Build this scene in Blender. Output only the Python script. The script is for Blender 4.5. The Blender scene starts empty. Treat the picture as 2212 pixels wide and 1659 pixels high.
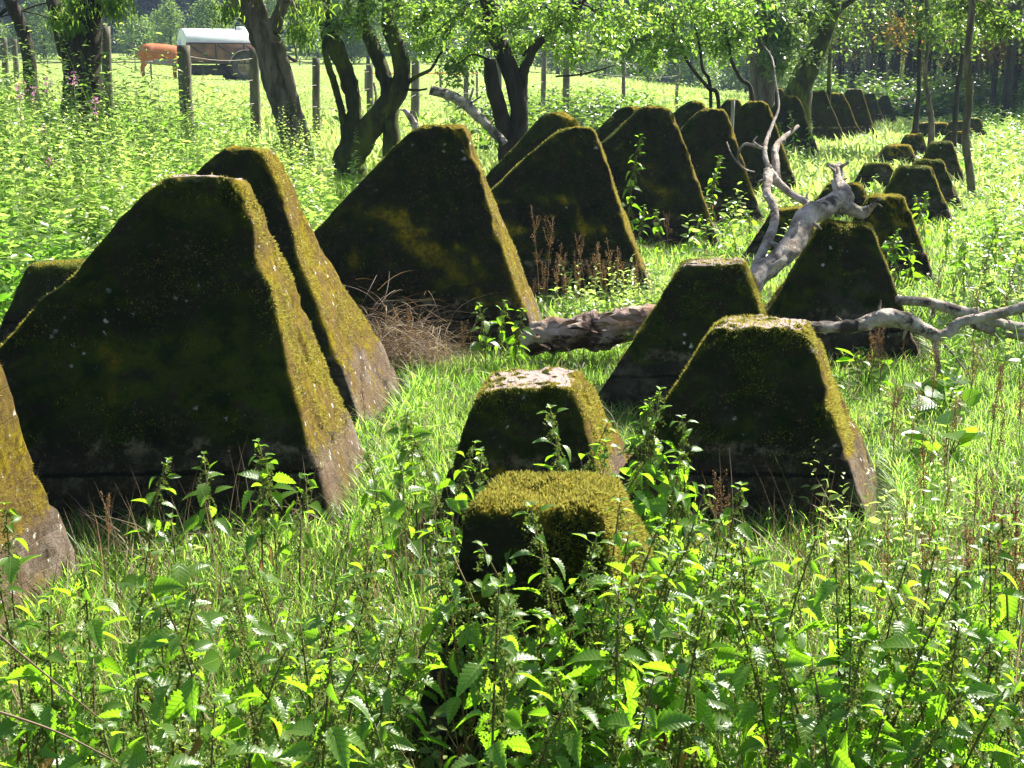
import bpy, math, random
import numpy as np
from mathutils import Vector
S = bpy.context.scene
COL = S.collection
R = np.random.default_rng(7)
random.seed(7)
rad = math.radians

# ------------------------------------------------------------------ camera, world, sun, exposure
CAMH, FPX, CX, CY = 1.75, 3072.0, 1106.0, 829.5
PITCH = math.atan((829.5-164)/FPX)
cam_d = bpy.data.cameras.new('camera'); cam = bpy.data.objects.new('camera', cam_d); COL.objects.link(cam)
cam.location = (0, 0, CAMH); cam.rotation_euler = (math.pi/2-PITCH, 0, 0)
cam_d.sensor_width = 36; cam_d.lens = 36*FPX/2212; cam_d.clip_start = .05; cam_d.clip_end = 3000
S.camera = cam
SUN_EL, SUN_AZ = rad(48), rad(46)          # azimuth measured from the view direction (+Y) towards the right (+X)
w = bpy.data.worlds.new("World"); S.world = w; w.use_nodes = True
nt = w.node_tree; bg = nt.nodes['Background']
sk = nt.nodes.new('ShaderNodeTexSky'); sk.sky_type = 'NISHITA'; sk.sun_disc = False
sk.sun_elevation = SUN_EL; sk.sun_rotation = SUN_AZ
nt.links.new(sk.outputs[0], bg.inputs[0]); bg.inputs[1].default_value = .05
sd = bpy.data.lights.new('sun', 'SUN'); sun = bpy.data.objects.new('sun', sd); COL.objects.link(sun)
sd.energy = 5; sd.angle = rad(.5); sd.color = (1, .95, .86)
sv = Vector((math.sin(SUN_AZ)*math.cos(SUN_EL), math.cos(SUN_AZ)*math.cos(SUN_EL), math.sin(SUN_EL)))
sun.rotation_euler = sv.to_track_quat('Z', 'Y').to_euler(); sun.location = (20, 20, 30)
S.view_settings.view_transform = 'Standard'; S.view_settings.look = 'None'
S.view_settings.exposure = 1.9; S.view_settings.gamma = 1
S.render.engine = 'CYCLES'
S.cycles.max_bounces = 6; S.cycles.diffuse_bounces = 3; S.cycles.transmission_bounces = 4; S.cycles.glossy_bounces = 2
S.render.resolution_x = 1024; S.render.resolution_y = 768

# ------------------------------------------------------------------ picture geometry -> world
cp, sp = math.cos(PITCH), math.sin(PITCH)
def atY(x, y, Y):
    cx, cy = (x-CX)/FPX, (CY-y)/FPX
    d = np.array([cx, cp+cy*sp, -sp+cy*cp]); t = Y/d[1]
    return np.array([0, 0, CAMH]) + d*t
def xat(x, Y, z):
    return (x-CX)/FPX*(Y*cp-(z-CAMH)*sp)
def pxm(Y): return FPX/Y
def row_x(Y): return -1.9+(np.minimum(Y, 60)-5.5)*.327
def vnoise(P, seed=0):
    P = np.asarray(P, float); i = np.floor(P).astype(np.int64); f = P-i; f = f*f*(3-2*f)
    def h(a, b, c):
        n = (a*374761393+b*668265263+c*2147483647+seed*974711) & 0x7fffffff
        n = ((n ^ (n >> 13))*1274126177) & 0x7fffffff
        return ((n ^ (n >> 16)) & 0xffff)/65535.0*2-1
    o = 0
    for dx in (0, 1):
        for dy in (0, 1):
            for dz in (0, 1):
                wgt = (f[..., 0] if dx else 1-f[..., 0])*(f[..., 1] if dy else 1-f[..., 1])*(f[..., 2] if dz else 1-f[..., 2])
                o = o+wgt*h(i[..., 0]+dx, i[..., 1]+dy, i[..., 2]+dz)
    return o
def n2(X, Y, s=1.0, seed=0):
    X = np.asarray(X, float); Y = np.asarray(Y, float)
    return vnoise(np.stack([X*s+50.3, Y*s+31.7, 0*X+.5], -1), seed)
def gz(X, Y):
    X = np.asarray(X, float); Y = np.asarray(Y, float)
    u = (row_x(Y)-X)*.95
    z = 1.8*(1-np.exp(-np.maximum(u, 0)/14))
    z = z+.03*np.maximum(0, Y-70)*np.clip((u+10)/30, 0, 1)
    z = z+.24*np.maximum(0, Y-150)
    z = z+.035*n2(X, Y, .8)+.12*np.clip((Y-15)/30, 0, 1)*n2(X, Y, .15, 3)
    return z
def ground_Y(y):
    return CAMH/math.tan(PITCH+math.atan((y-CY)/FPX))
def ghit(x, y):
    Y = 1.5
    while Y < 400:
        p = atY(x, y, Y)
        if p[2] <= float(gz(p[0], p[1])): return p
        Y *= 1.01
    return p

# ------------------------------------------------------------------ object helpers
def tag(o, label=None, cat=None, group=None, kind=None):
    if label: o['label'] = label
    if cat: o['category'] = cat
    if group: o['group'] = group
    if kind: o['kind'] = kind
    return o
def empty(name, loc, rz=0):
    o = bpy.data.objects.new(name, None); COL.objects.link(o); o.location = loc; o.rotation_euler = (0, 0, rz)
    o.empty_display_size = .1
    return o
class B:
    """collects triangles, one mesh object at the end"""
    def __init__(s): s.v = []; s.f = []; s.t = []; s.q = []; s.n = 0
    def add(s, v, f, t=0.5, q=None):
        v = np.asarray(v, float).reshape(-1, 3); f = np.asarray(f, np.int64).reshape(-1, 3)
        s.v.append(v); s.f.append(f+s.n); s.n += len(v); s.q.append(np.zeros((len(v), 2), np.float32) if q is None else q)
        s.t.append(np.broadcast_to(np.asarray(t, float), (len(v),)).copy() if np.ndim(t) < 1 or len(t) != len(v) else np.asarray(t, float))
    def mesh(s, name):
        v = np.concatenate(s.v); f = np.concatenate(s.f); t = np.concatenate(s.t)
        m = bpy.data.meshes.new(name)
        m.vertices.add(len(v)); m.vertices.foreach_set('co', v.astype(np.float32).ravel())
        m.loops.add(f.size); m.loops.foreach_set('vertex_index', f.astype(np.int32).ravel())
        m.polygons.add(len(f)); m.polygons.foreach_set('loop_start', np.arange(0, f.size, 3, dtype=np.int32))
        m.polygons.foreach_set('loop_total', np.full(len(f), 3, np.int32))
        m.update(calc_edges=True)
        a = m.attributes.new('tint', 'FLOAT', 'POINT'); a.data.foreach_set('value', t.astype(np.float32))
        q = np.concatenate(s.q)
        if q.any():
            for k_, nm in enumerate(('rib', 'vein')): a = m.attributes.new(nm, 'FLOAT', 'POINT'); a.data.foreach_set('value', np.ascontiguousarray(q[:, k_], dtype=np.float32))
        return m
    def build(s, name, mat, parent=None, smooth=False):
        m = s.mesh(name)
        if smooth: m.polygons.foreach_set('use_smooth', np.ones(len(m.polygons), bool))
        m.materials.append(mat)
        o = bpy.data.objects.new(name, m); COL.objects.link(o)
        if parent: o.parent = parent
        return o
def copy_tree(o, parent=None):
    c = o.copy(); COL.objects.link(c); c.parent = parent
    for ch in o.children: copy_tree(ch, c)
    return c

def place(b, tm, P, az, pitch, roll, L, W=None, tint=.5):
    """stamp a template (verts, tris) N times: x runs along the leaf, y across, z off its face"""
    V, F = tm; P = np.asarray(P, float).reshape(-1, 3); N = len(P)
    if N == 0: return
    az, pitch, roll, L = [np.broadcast_to(np.asarray(q, float), (N,)) for q in (az, pitch, roll, L)]
    W = L if W is None else np.broadcast_to(np.asarray(W, float), (N,))
    d = np.stack([np.cos(pitch)*np.cos(az), np.cos(pitch)*np.sin(az), np.sin(pitch)], -1)
    s0 = np.stack([-np.sin(az), np.cos(az), 0*az], -1); n0 = np.cross(d, s0)
    s = s0*np.cos(roll)[:, None]+n0*np.sin(roll)[:, None]; n = np.cross(d, s)
    X = P[:, None, :]+V[None, :, 0:1]*(L[:, None]*1)[..., None]*d[:, None]+V[None, :, 1:2]*(W[:, None])[..., None]*s[:, None]+V[None, :, 2:3]*L[:, None, None]*n[:, None]
    k = len(V); FF = F[None]+(np.arange(N)*k)[:, None, None]
    tt = np.repeat(np.broadcast_to(np.asarray(tint, float), (N,)), k)
    q = np.tile(np.stack([np.abs(V[:, 1]), V[:, 0]-.9*np.abs(V[:, 1])], -1).astype(np.float32), (N, 1)) if tm is NETTLE or tm is globals().get('ROUND') else None
    b.add(X.reshape(-1, 3), FF.reshape(-1, 3), tt, q)

def leaf_tm(prof, droop=.25, fold=.3, serr=0):
    """prof: half widths at equal stations; ends at a point"""
    n = len(prof); V = []; F = []
    for i, hw in enumerate(prof):
        l = i/(n-1); z = -droop*l*l
        ww = hw*(1+(serr if i % 2 else -serr))
        V += [(l, 0, z), (l+(0.03 if serr else 0), ww, z+fold*ww), (l+(0.03 if serr else 0), -ww, z+fold*ww)]
    for i in range(n-1):
        a = 3*i; c = a+3
        F += [(a, c, c+1), (a, c+1, a+1), (a, a+2, c+2), (a, c+2, c)]
    return np.array(V, float), np.array(F)
def prof(n, mx, peak=.35):
    t = np.linspace(0, 1, n)
    return [max(0.0, mx*(math.sin(math.pi*min(x/peak*.5, .5)) if x < peak else math.cos(math.pi/2*((x-peak)/(1-peak))**1.15))) for x in t]
NETTLE = leaf_tm(prof(17, .27, .28), .4, .4, .15)
OVAL = leaf_tm(prof(5, .26, .4), .2, .3)
LANCE = leaf_tm(prof(5, .13, .4), .35, .3)
DIAM = (np.array([(0, 0, 0), (.45, .24, .05), (1, 0, -.12), (.45, -.24, .05)], float), np.array([(0, 2, 1), (0, 3, 2)]))
def blade_tm(bend, n=4):
    V = []; F = []
    for i in range(n):
        t = i/n; x = t*(1-.25*bend*t); z = -bend*t*t
        V += [(x, .5*(1-t**1.6), z), (x, -.5*(1-t**1.6), z)]
    V.append((1-.25*bend, 0, -bend))
    for i in range(n-1): F += [(2*i, 2*i+1, 2*i+3), (2*i, 2*i+3, 2*i+2)]
    F.append((2*n-2, 2*n-1, 2*n))
    return np.array(V, float), np.array(F)
BLADES = [blade_tm(.15), blade_tm(.45), blade_tm(.8)]
TUFT = (np.array([(0, .5, 0), (0, -.5, 0), (1, 0, 0)], float), np.array([(0, 1, 2)]))

def catmull(P, per=6):
    P = np.asarray(P, float)
    if len(P) < 3: 
        t = np.linspace(0, 1, per+1)[:, None]; return P[0]*(1-t)+P[-1]*t
    Q = np.vstack([2*P[0]-P[1], P, 2*P[-1]-P[-2]]); out = []
    for i in range(1, len(Q)-2):
        for t in np.linspace(0, 1, per, endpoint=False):
            a, b_, c, d = Q[i-1:i+3]
            out.append(.5*((2*b_)+(c-a)*t+(2*a-5*b_+4*c-d)*t*t+(3*b_-a-3*c+d)*t**3))
    out.append(P[-1]); return np.array(out)
def tube(b, pts, r, n=8, rough=0., tint=.5, cap=True, freq=6., ridge=0., seed=0):
    pts = np.asarray(pts, float); m = len(pts); r = np.broadcast_to(np.asarray(r, float), (m,))
    T = np.gradient(pts, axis=0); T /= np.linalg.norm(T, axis=1)[:, None]+1e-9
    ref = np.array([0.31, .9, .2]) if abs(T[0][2]) > .6 else np.array([0., .1, 1.])
    U = np.zeros_like(T); u = ref
    for i in range(m):
        u = u-T[i]*np.dot(u, T[i]); u = u/(np.linalg.norm(u)+1e-9); U[i] = u
    Vv = np.cross(T, U); a = np.linspace(0, 2*math.pi, n, endpoint=False)
    dirs = U[:, None]*np.cos(a)[None, :, None]+Vv[:, None]*np.sin(a)[None, :, None]
    rr = r[:, None]*np.ones((1, n))
    if rough:
        base = pts[:, None]+dirs*rr[..., None]
        rr = rr*(1+rough*vnoise(base*freq, seed)+rough*.5*vnoise(base*freq*2.7, seed+1))
    if ridge: rr = rr*(1+ridge*np.sin(a*int(n/2.6)+3*np.sin(np.arange(m)*.25)[:, None]+seed)*(.6+.4*np.sin(np.arange(m)*.9)[:, None]))
    V = (pts[:, None]+dirs*rr[..., None]).reshape(-1, 3); F = []
    j = np.arange(n); j2 = (j+1) % n
    for i in range(m-1):
        a0, a1 = i*n+j, i*n+j2
        F.append(np.stack([a0, a1, a1+n], -1)); F.append(np.stack([a0, a1+n, a0+n], -1))
    if cap:
        V = np.vstack([V, pts[0], pts[-1]]); k = m*n
        F.append(np.stack([j2, j, 0*j+k], -1)); F.append(np.stack([(m-1)*n+j, (m-1)*n+j2, 0*j+k+1], -1))
    b.add(V, np.concatenate(F), tint)
def lathe(b, prof_, centre, axis='z', n=24, tint=.5):
    V = []; F = []; m = len(prof_)
    for (r, h) in prof_:
        for k in range(n):
            a = 2*math.pi*k/n; p = (r*math.cos(a), r*math.sin(a), h)
            if axis == 'y': p = (p[0], p[2], p[1])
            if axis == 'x': p = (p[2], p[0], p[1])
            V.append([centre[0]+p[0], centre[1]+p[1], centre[2]+p[2]])
    for i in range(m-1):
        for k in range(n):
            a0 = i*n+k; a1 = i*n+(k+1) % n; F += [(a0, a1, a1+n), (a0, a1+n, a0+n)]
    b.add(V, F, tint)
def box(b, c, s, rz=0, ry=0, tint=.5):
    x, y, z = [q/2 for q in s]; e = .08*min(s)
    V = []
    for sx in (-1, 1):
        for sy in (-1, 1):
            for sz in (-1, 1):
                V += [(sx*(x-e), sy*(y-e), sz*z), (sx*(x-e), sy*y, sz*(z-e)), (sx*x, sy*(y-e), sz*(z-e))]
    V = np.array(V)
    import bmesh
    bm = bmesh.new(); vs = [bm.verts.new(q) for q in V]; bmesh.ops.convex_hull(bm, input=vs)
    bmesh.ops.triangulate(bm, faces=bm.faces); bm.verts.index_update()
    V = np.array([q.co[:] for q in bm.verts]); F = np.array([[q.index for q in f.verts] for f in bm.faces]); bm.free()
    c1, s1 = math.cos(ry), math.sin(ry); V = np.stack([V[:, 0]*c1+V[:, 2]*s1, V[:, 1], -V[:, 0]*s1+V[:, 2]*c1], -1)
    c1, s1 = math.cos(rz), math.sin(rz); V = np.stack([V[:, 0]*c1-V[:, 1]*s1, V[:, 0]*s1+V[:, 1]*c1, V[:, 2]], -1)
    b.add(V+np.array(c), F, tint)

# ------------------------------------------------------------------ materials
def newmat(name):
    m = bpy.data.materials.new(name); m.use_nodes = True; nt = m.node_tree
    for n in list(nt.nodes): nt.nodes.remove(n)
    out = nt.nodes.new('ShaderNodeOutputMaterial')
    return m, nt, out
class NT:
    def __init__(s, nt): s.nt = nt
    def n(s, t, **kw):
        o = s.nt.nodes.new(t)
        for k, v in kw.items():
            if k.startswith('i_'):
                key = k[2:]; key = int(key) if key.isdigit() else key.replace('_', ' ')
                if hasattr(v, 'is_linked') or isinstance(v, bpy.types.NodeSocket): s.nt.links.new(v, o.inputs[key])
                else: o.inputs[key].default_value = v
            else: setattr(o, k, v)
        return o
    def math(s, op, a, b=0., clamp=False):
        o = s.nt.nodes.new('ShaderNodeMath'); o.operation = op; o.use_clamp = clamp
        for i, q in enumerate((a, b)):
            if isinstance(q, bpy.types.NodeSocket): s.nt.links.new(q, o.inputs[i])
            else: o.inputs[i].default_value = q
        return o.outputs[0]
    def mix(s, f, a, b):
        o = s.nt.nodes.new('ShaderNodeMix'); o.data_type = 'RGBA'
        for i, q in ((0, f), (6, a), (7, b)):
            if isinstance(q, bpy.types.NodeSocket): s.nt.links.new(q, o.inputs[i])
            elif i == 0: o.inputs[0].default_value = q
            else: o.inputs[i].default_value = (*q, 1)
        return o.outputs[2]
    def noise(s, scale, detail=4, rough=.6, vec=None):
        o = s.nt.nodes.new('ShaderNodeTexNoise'); o.inputs['Scale'].default_value = scale
        o.inputs['Detail'].default_value = detail; o.inputs['Roughness'].default_value = rough
        if vec: s.nt.links.new(vec, o.inputs['Vector'])
        return o.outputs['Fac']
    def step(s, x, lo, hi):
        o = s.nt.nodes.new('ShaderNodeMapRange'); o.interpolation_type = 'SMOOTHSTEP'
        s.nt.links.new(x, o.inputs[0]); o.inputs[1].default_value = lo; o.inputs[2].default_value = hi
        return o.outputs[0]
def leaf_mat(name, dark, light, tdark, tlight, tr=.5, rough=.38, spec=.5, crumple=0):
    """tint attribute 0..1 runs dark -> light; the translucent colour is what shines through against the sun"""
    m, nt, out = newmat(name); N = NT(nt)
    at = N.n('ShaderNodeAttribute', attribute_name='tint').outputs['Fac']
    geo = N.n('ShaderNodeNewGeometry')
    nz = N.noise(3.0, 2, .5, geo.outputs['Position'])
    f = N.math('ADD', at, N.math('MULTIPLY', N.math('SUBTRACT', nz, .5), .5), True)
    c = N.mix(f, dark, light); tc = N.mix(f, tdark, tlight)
    p = N.n('ShaderNodeBsdfPrincipled', i_Base_Color=c, i_Roughness=rough)
    p.inputs['Specular IOR Level'].default_value = spec
    if crumple:
        rb = N.n('ShaderNodeAttribute', attribute_name='rib').outputs['Fac']; vn = N.n('ShaderNodeAttribute', attribute_name='vein').outputs['Fac']
        vl = N.math('MULTIPLY', N.step(N.math('PINGPONG', vn, .06), .0, .022), N.step(rb, .0, .03))
        c = N.mix(vl, tuple(q_*1.5+.01 for q_ in light), c); tc = N.mix(vl, tuple(q_*.55 for q_ in tdark), tc); nt.links.new(c, p.inputs['Base Color'])
        bp = N.n('ShaderNodeBump', i_Strength=.24, i_Height=N.math('ADD', vl, N.math('MULTIPLY', N.noise(crumple, 2, .6, geo.outputs['Position']), .3))); bp.inputs['Distance'].default_value = .004
        nt.links.new(bp.outputs[0], p.inputs['Normal'])
    t = N.n('ShaderNodeBsdfTranslucent', i_Color=tc)
    mx = N.n('ShaderNodeMixShader', i_0=tr)
    nt.links.new(p.outputs[0], mx.inputs[1]); nt.links.new(t.outputs[0], mx.inputs[2]); nt.links.new(mx.outputs[0], out.inputs[0])
    return m
def rough_mat(name, c1, c2, scale=8, rough=.85, bump=.3, stretch=(1, 1, 1), c3=None, c3lo=.6, c3hi=.7, metal=0, up=None, uplo=.3, uphi=.8, bs=None):
    m, nt, out = newmat(name); N = NT(nt)
    tc = N.n('ShaderNodeTexCoord'); mp = N.n('ShaderNodeMapping'); nt.links.new(tc.outputs['Object'], mp.inputs[0]); mp.inputs['Scale'].default_value = stretch
    v = mp.outputs[0]
    a = N.step(N.noise(scale, 6, .65, v), .35, .65)
    c = N.mix(a, c1, c2)
    if c3: c = N.mix(N.step(N.noise(scale*.45, 5, .7, v), c3lo, c3hi), c, c3)
    if up:
        g = N.n('ShaderNodeNewGeometry'); sx = N.n('ShaderNodeSeparateXYZ'); nt.links.new(g.outputs['Normal'], sx.inputs[0])
        k = N.math('ADD', sx.outputs[2], N.math('MULTIPLY', N.math('SUBTRACT', N.noise(scale*.6, 5, .7, tc.outputs['Object']), .5), 3.2))
        c = N.mix(N.step(k, uplo, uphi), c, up)
    p = N.n('ShaderNodeBsdfPrincipled', i_Base_Color=c, i_Roughness=rough, i_Metallic=metal)
    p.inputs['Specular IOR Level'].default_value = .25
    bp = N.n('ShaderNodeBump', i_Strength=bump); bp.inputs['Distance'].default_value = .02
    nt.links.new(N.noise((bs or scale*2.5), 6, .7, v), bp.inputs['Height']); nt.links.new(bp.outputs[0], p.inputs['Normal'])
    nt.links.new(p.outputs[0], out.inputs[0])
    return m
def tooth_mat(name, top_bare=.5, seed=0., green=.4):
    m, nt, out = newmat(name); N = NT(nt)
    tc = N.n('ShaderNodeTexCoord'); mp = N.n('ShaderNodeMapping'); nt.links.new(tc.outputs['Object'], mp.inputs[0]); mp.inputs['Location'].default_value = (seed, seed*1.7, 0)
    v = mp.outputs[0]
    g = N.n('ShaderNodeNewGeometry'); sx = N.n('ShaderNodeSeparateXYZ'); nt.links.new(g.outputs['Normal'], sx.inputs[0])
    so = N.n('ShaderNodeSeparateXYZ'); nt.links.new(tc.outputs['Object'], so.inputs[0])
    z = so.outputs[2]; nz = sx.outputs[2]; nx = sx.outputs[0]
    big = N.noise(2.2, 5, .6, v); mid = N.noise(9, 5, .7, v); fine = N.noise(45, 4, .7, v)
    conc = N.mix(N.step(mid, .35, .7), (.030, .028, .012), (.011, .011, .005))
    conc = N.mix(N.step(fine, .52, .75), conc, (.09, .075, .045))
    # old formwork joints: thin pale and dark courses in the lower part
    wz = N.math('ADD', z, N.math('MULTIPLY', N.math('SUBTRACT', mid, .5), .03))
    lines = N.math('PINGPONG', wz, .11)
    low = N.step(N.math('ADD', wz, N.math('MULTIPLY', big, .12)), .42, .30)
    pale = N.mix(N.step(N.noise(14, 6, .75, v), .45, .7), (.03, .024, .014), (.16, .135, .09))
    conc = N.mix(N.math('MULTIPLY', low, .75), conc, pale)
    conc = N.mix(N.math('MULTIPLY', N.step(lines, .012, .004), low), conc, (.01, .009, .006))
    pp = N.math('MULTIPLY', N.step(N.noise(1.7, 4, .7, v), .54, .66), N.step(z, .75, .45))
    conc = N.mix(N.math('MULTIPLY', pp, .6), conc, N.mix(fine, (.15, .13, .10), (.05, .042, .032)))
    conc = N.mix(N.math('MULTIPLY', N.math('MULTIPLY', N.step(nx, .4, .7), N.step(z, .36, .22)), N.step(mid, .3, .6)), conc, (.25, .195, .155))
    ln_ = N.math('MULTIPLY', N.math('MULTIPLY', N.step(wz, .285, .31), N.step(wz, .37, .33)), N.step(N.noise(7, 6, .8, v), .48, .62))
    conc = N.mix(N.math('MULTIPLY', ln_, .8), conc, (.24, .20, .12))
    conc = N.mix(N.math('MULTIPLY', N.step(N.noise(60, 3, .6, v), .64, .72), .6), conc, (.15, .13, .09))
    # moss: dense on the upper faces, patchy on the flanks, golder towards +X and up, greener in front
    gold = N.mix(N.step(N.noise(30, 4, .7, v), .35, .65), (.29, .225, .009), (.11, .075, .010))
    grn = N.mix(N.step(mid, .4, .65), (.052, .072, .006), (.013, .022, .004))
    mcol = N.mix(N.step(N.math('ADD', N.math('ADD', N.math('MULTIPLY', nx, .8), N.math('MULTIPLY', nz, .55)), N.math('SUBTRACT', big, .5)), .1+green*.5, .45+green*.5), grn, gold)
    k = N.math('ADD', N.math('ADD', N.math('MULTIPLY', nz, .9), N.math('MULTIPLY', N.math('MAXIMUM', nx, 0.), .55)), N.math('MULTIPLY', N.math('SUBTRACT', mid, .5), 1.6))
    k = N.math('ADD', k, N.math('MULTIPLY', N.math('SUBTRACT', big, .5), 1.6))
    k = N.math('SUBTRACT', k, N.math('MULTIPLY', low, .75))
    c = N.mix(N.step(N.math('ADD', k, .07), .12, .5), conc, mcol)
    # bare weathered crown
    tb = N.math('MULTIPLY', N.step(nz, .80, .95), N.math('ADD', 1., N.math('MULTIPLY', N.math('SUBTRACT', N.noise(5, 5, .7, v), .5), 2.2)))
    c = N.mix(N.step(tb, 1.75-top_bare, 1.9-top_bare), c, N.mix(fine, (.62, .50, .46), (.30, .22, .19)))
    # brown crust and white lichen, mostly on faces turned towards +X
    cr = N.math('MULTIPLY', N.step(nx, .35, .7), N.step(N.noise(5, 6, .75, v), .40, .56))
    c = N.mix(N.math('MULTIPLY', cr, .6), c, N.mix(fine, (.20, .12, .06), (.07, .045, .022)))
    vo = N.n('ShaderNodeTexVoronoi', i_Scale=17.); nt.links.new(v, vo.inputs['Vector'])
    li = N.math('MULTIPLY', N.step(N.math('ADD', vo.outputs['Distance'], N.math('MULTIPLY', N.math('SUBTRACT', N.noise(22, 5, .8, v), .5), 1.5)), .12, .04), N.step(N.math('ADD', N.noise(3.2, 3, .6, v), N.math('MULTIPLY', nx, .22)), .56, .68))
    c = N.mix(li, c, (.62, .60, .52))
    p = N.n('ShaderNodeBsdfPrincipled', i_Base_Color=c, i_Roughness=.95); p.inputs['Specular IOR Level'].default_value = .08
    brd = N.step(N.math('PINGPONG', N.math('ADD', z, N.math('MULTIPLY', N.noise(3, 2, .5, v), .02)), .055), .0, .006)
    hgt = N.math('ADD', N.math('ADD', N.math('MULTIPLY', mid, .6), N.math('MULTIPLY', brd, .10)), N.math('MULTIPLY', N.noise(70, 5, .8, v), .8))
    bp = N.n('ShaderNodeBump', i_Strength=.9, i_Height=hgt); bp.inputs['Distance'].default_value = .03
    nt.links.new(bp.outputs[0], p.inputs['Normal']); nt.links.new(p.outputs[0], out.inputs[0])
    return m
M = {}
M['nettle'] = leaf_mat('nettle_leaf', (.04, .085, .018), (.12, .20, .03), (.17, .46, .01), (.45, .82, .03), .6, .32, .7, 38)
M['seed'] = leaf_mat('nettle_seed', (.06, .09, .02), (.14, .16, .04), (.15, .25, .02), (.3, .4, .06), .35, .7, .2)
M['stem'] = rough_mat('nettle_stem', (.10, .13, .03), (.12, .06, .03), 12, .6, .1)
M['grass'] = leaf_mat('grass_blade', (.07, .15, .02), (.20, .30, .05), (.22, .52, .02), (.62, .88, .16), .6, .42, .4)
M['meadow'] = leaf_mat('meadow_blade', (.16, .24, .05), (.34, .40, .12), (.35, .55, .07), (.62, .76, .22), .5, .5, .3)
M['weed'] = leaf_mat('weed_leaf', (.06, .13, .02), (.26, .30, .10), (.16, .42, .02), (.56, .74, .16), .55, .32, .7)
M['dry'] = leaf_mat('dry_grass', (.10, .06, .035), (.32, .24, .15), (.15, .08, .03), (.45, .35, .18), .3, .6, .3)
M['dock'] = leaf_mat('dock_seed', (.10, .045, .02), (.26, .15, .06), (.2, .09, .03), (.42, .27, .09), .3, .7, .2)
M['pink'] = leaf_mat('pink_petal', (.45, .12, .30), (.6, .25, .45), (.6, .2, .4), (.8, .35, .6), .5, .6, .2)
M['treeleaf'] = leaf_mat('tree_leaf', (.05, .09, .02), (.20, .26, .10), (.12, .32, .01), (.52, .74, .10), .5, .24, 1.)
M['willow'] = leaf_mat('grey_leaf', (.06, .11, .04), (.15, .20, .09), (.12, .27, .03), (.45, .6, .12), .45, .33, .6)
M['brownleaf'] = leaf_mat('rust_leaf', (.09, .05, .015), (.20, .12, .03), (.22, .12, .02), (.5, .36, .06), .45, .4, .5)
M['spray'] = leaf_mat('needle_spray', (.05, .11, .02), (.12, .2, .04), (.15, .34, .02), (.45, .62, .08), .5, .5, .3)
M['conifer'] = leaf_mat('conifer_needles', (.03, .05, .025), (.07, .10, .045), (.04, .08, .02), (.10, .16, .05), .3, .6, .2)
M['farleaf'] = leaf_mat('far_leaf', (.07, .12, .025), (.15, .21, .05), (.14, .27, .03), (.4, .55, .10), .4, .5, .3)
M['woodleaf'] = leaf_mat('wood_leaf', (.025, .05, .01), (.09, .13, .03), (.07, .18, .01), (.36, .52, .07), .5, .3, .7)
M['mosstuft'] = leaf_mat('moss_tuft', (.05, .07, .006), (.34, .29, .05), (.05, .09, .004), (.50, .46, .09), .35, .8, .1)
M['bark'] = rough_mat('bark', (.055, .045, .03), (.022, .018, .012), 9, .9, .9, (1, 1, .25), up=(.05, .065, .01), uplo=.7, uphi=1.3)
M['barkpale'] = rough_mat('pale_bark', (.20, .165, .12), (.07, .055, .038), 10, .9, .9, (1, 1, .22), c3=(.10, .10, .02), c3lo=.55, c3hi=.65)
M['barkmoss'] = rough_mat('mossy_bark', (.05, .055, .012), (.02, .02, .01), 8, .9, .8, (1, 1, .35), c3=(.09, .11, .012), c3lo=.45, c3hi=.6)
M['dead'] = rough_mat('bleached_wood', (.56, .48, .40), (.20, .155, .115), 10, .85, 1., (1, 1, 1), c3=(.055, .045, .035), c3lo=.53, c3hi=.62, up=(.24, .19, .02), uplo=1.55, uphi=1.75, bs=38)
M['rotten'] = rough_mat('rotten_wood', (.52, .42, .36), (.22, .12, .07), 12, .85, 1.0, (.4, 1, 1), c3=(.05, .025, .015), c3lo=.52, c3hi=.6)
M['post'] = rough_mat('old_post', (.20, .18, .14), (.09, .08, .06), 12, .9, .5, (1, 1, .2))
M['postgrey'] = rough_mat('grey_post', (.40, .37, .32), (.22, .2, .17), 12, .9, .4, (1, 1, .2))
M['wire'] = rough_mat('wire', (.3, .28, .26), (.2, .16, .13), 10, .5, 0, metal=.6)
M['tape'] = rough_mat('orange_tape', (.9, .25, .03), (.8, .2, .03), 10, .5, 0)
M['tank'] = rough_mat('white_paint', (.80, .80, .80), (.70, .70, .69), 2, .35, .02)
M['rust'] = rough_mat('rusty_steel', (.24, .12, .08), (.13, .07, .05), 3, .7, .1)
M['tyre'] = rough_mat('tyre_rubber', (.05, .047, .045), (.09, .08, .07), 4, .8, .1)
M['rim'] = rough_mat('wheel_rim', (.30, .24, .18), (.16, .1, .07), 4, .6, .1)
M['darksteel'] = rough_mat('dark_steel', (.03, .03, .03), (.06, .045, .035), 4, .6, .1)
M['cow'] = rough_mat('cow_coat', (.42, .13, .035), (.30, .085, .022), 2.5, .7, .1, c3=(.16, .05, .02), c3lo=.56, c3hi=.66)
M['cowpale'] = rough_mat('cow_pale', (.6, .48, .36), (.5, .36, .25), 3, .7, .1)
M['soil'] = None
m, nt, out = newmat('soil_and_turf'); N = NT(nt)
tc = N.n('ShaderNodeTexCoord'); v = tc.outputs['Object']
so = N.n('ShaderNodeSeparateXYZ'); nt.links.new(v, so.inputs[0])
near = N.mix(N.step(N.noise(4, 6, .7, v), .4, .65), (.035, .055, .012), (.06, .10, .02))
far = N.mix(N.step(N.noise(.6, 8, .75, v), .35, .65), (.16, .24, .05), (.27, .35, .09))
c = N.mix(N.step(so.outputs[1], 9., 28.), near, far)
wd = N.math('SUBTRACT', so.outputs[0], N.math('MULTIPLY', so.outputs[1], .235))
c = N.mix(N.math('MULTIPLY', N.step(wd, -2., 2.), N.step(so.outputs[1], 52., 60.)), c, (.03, .035, .012))
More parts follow.
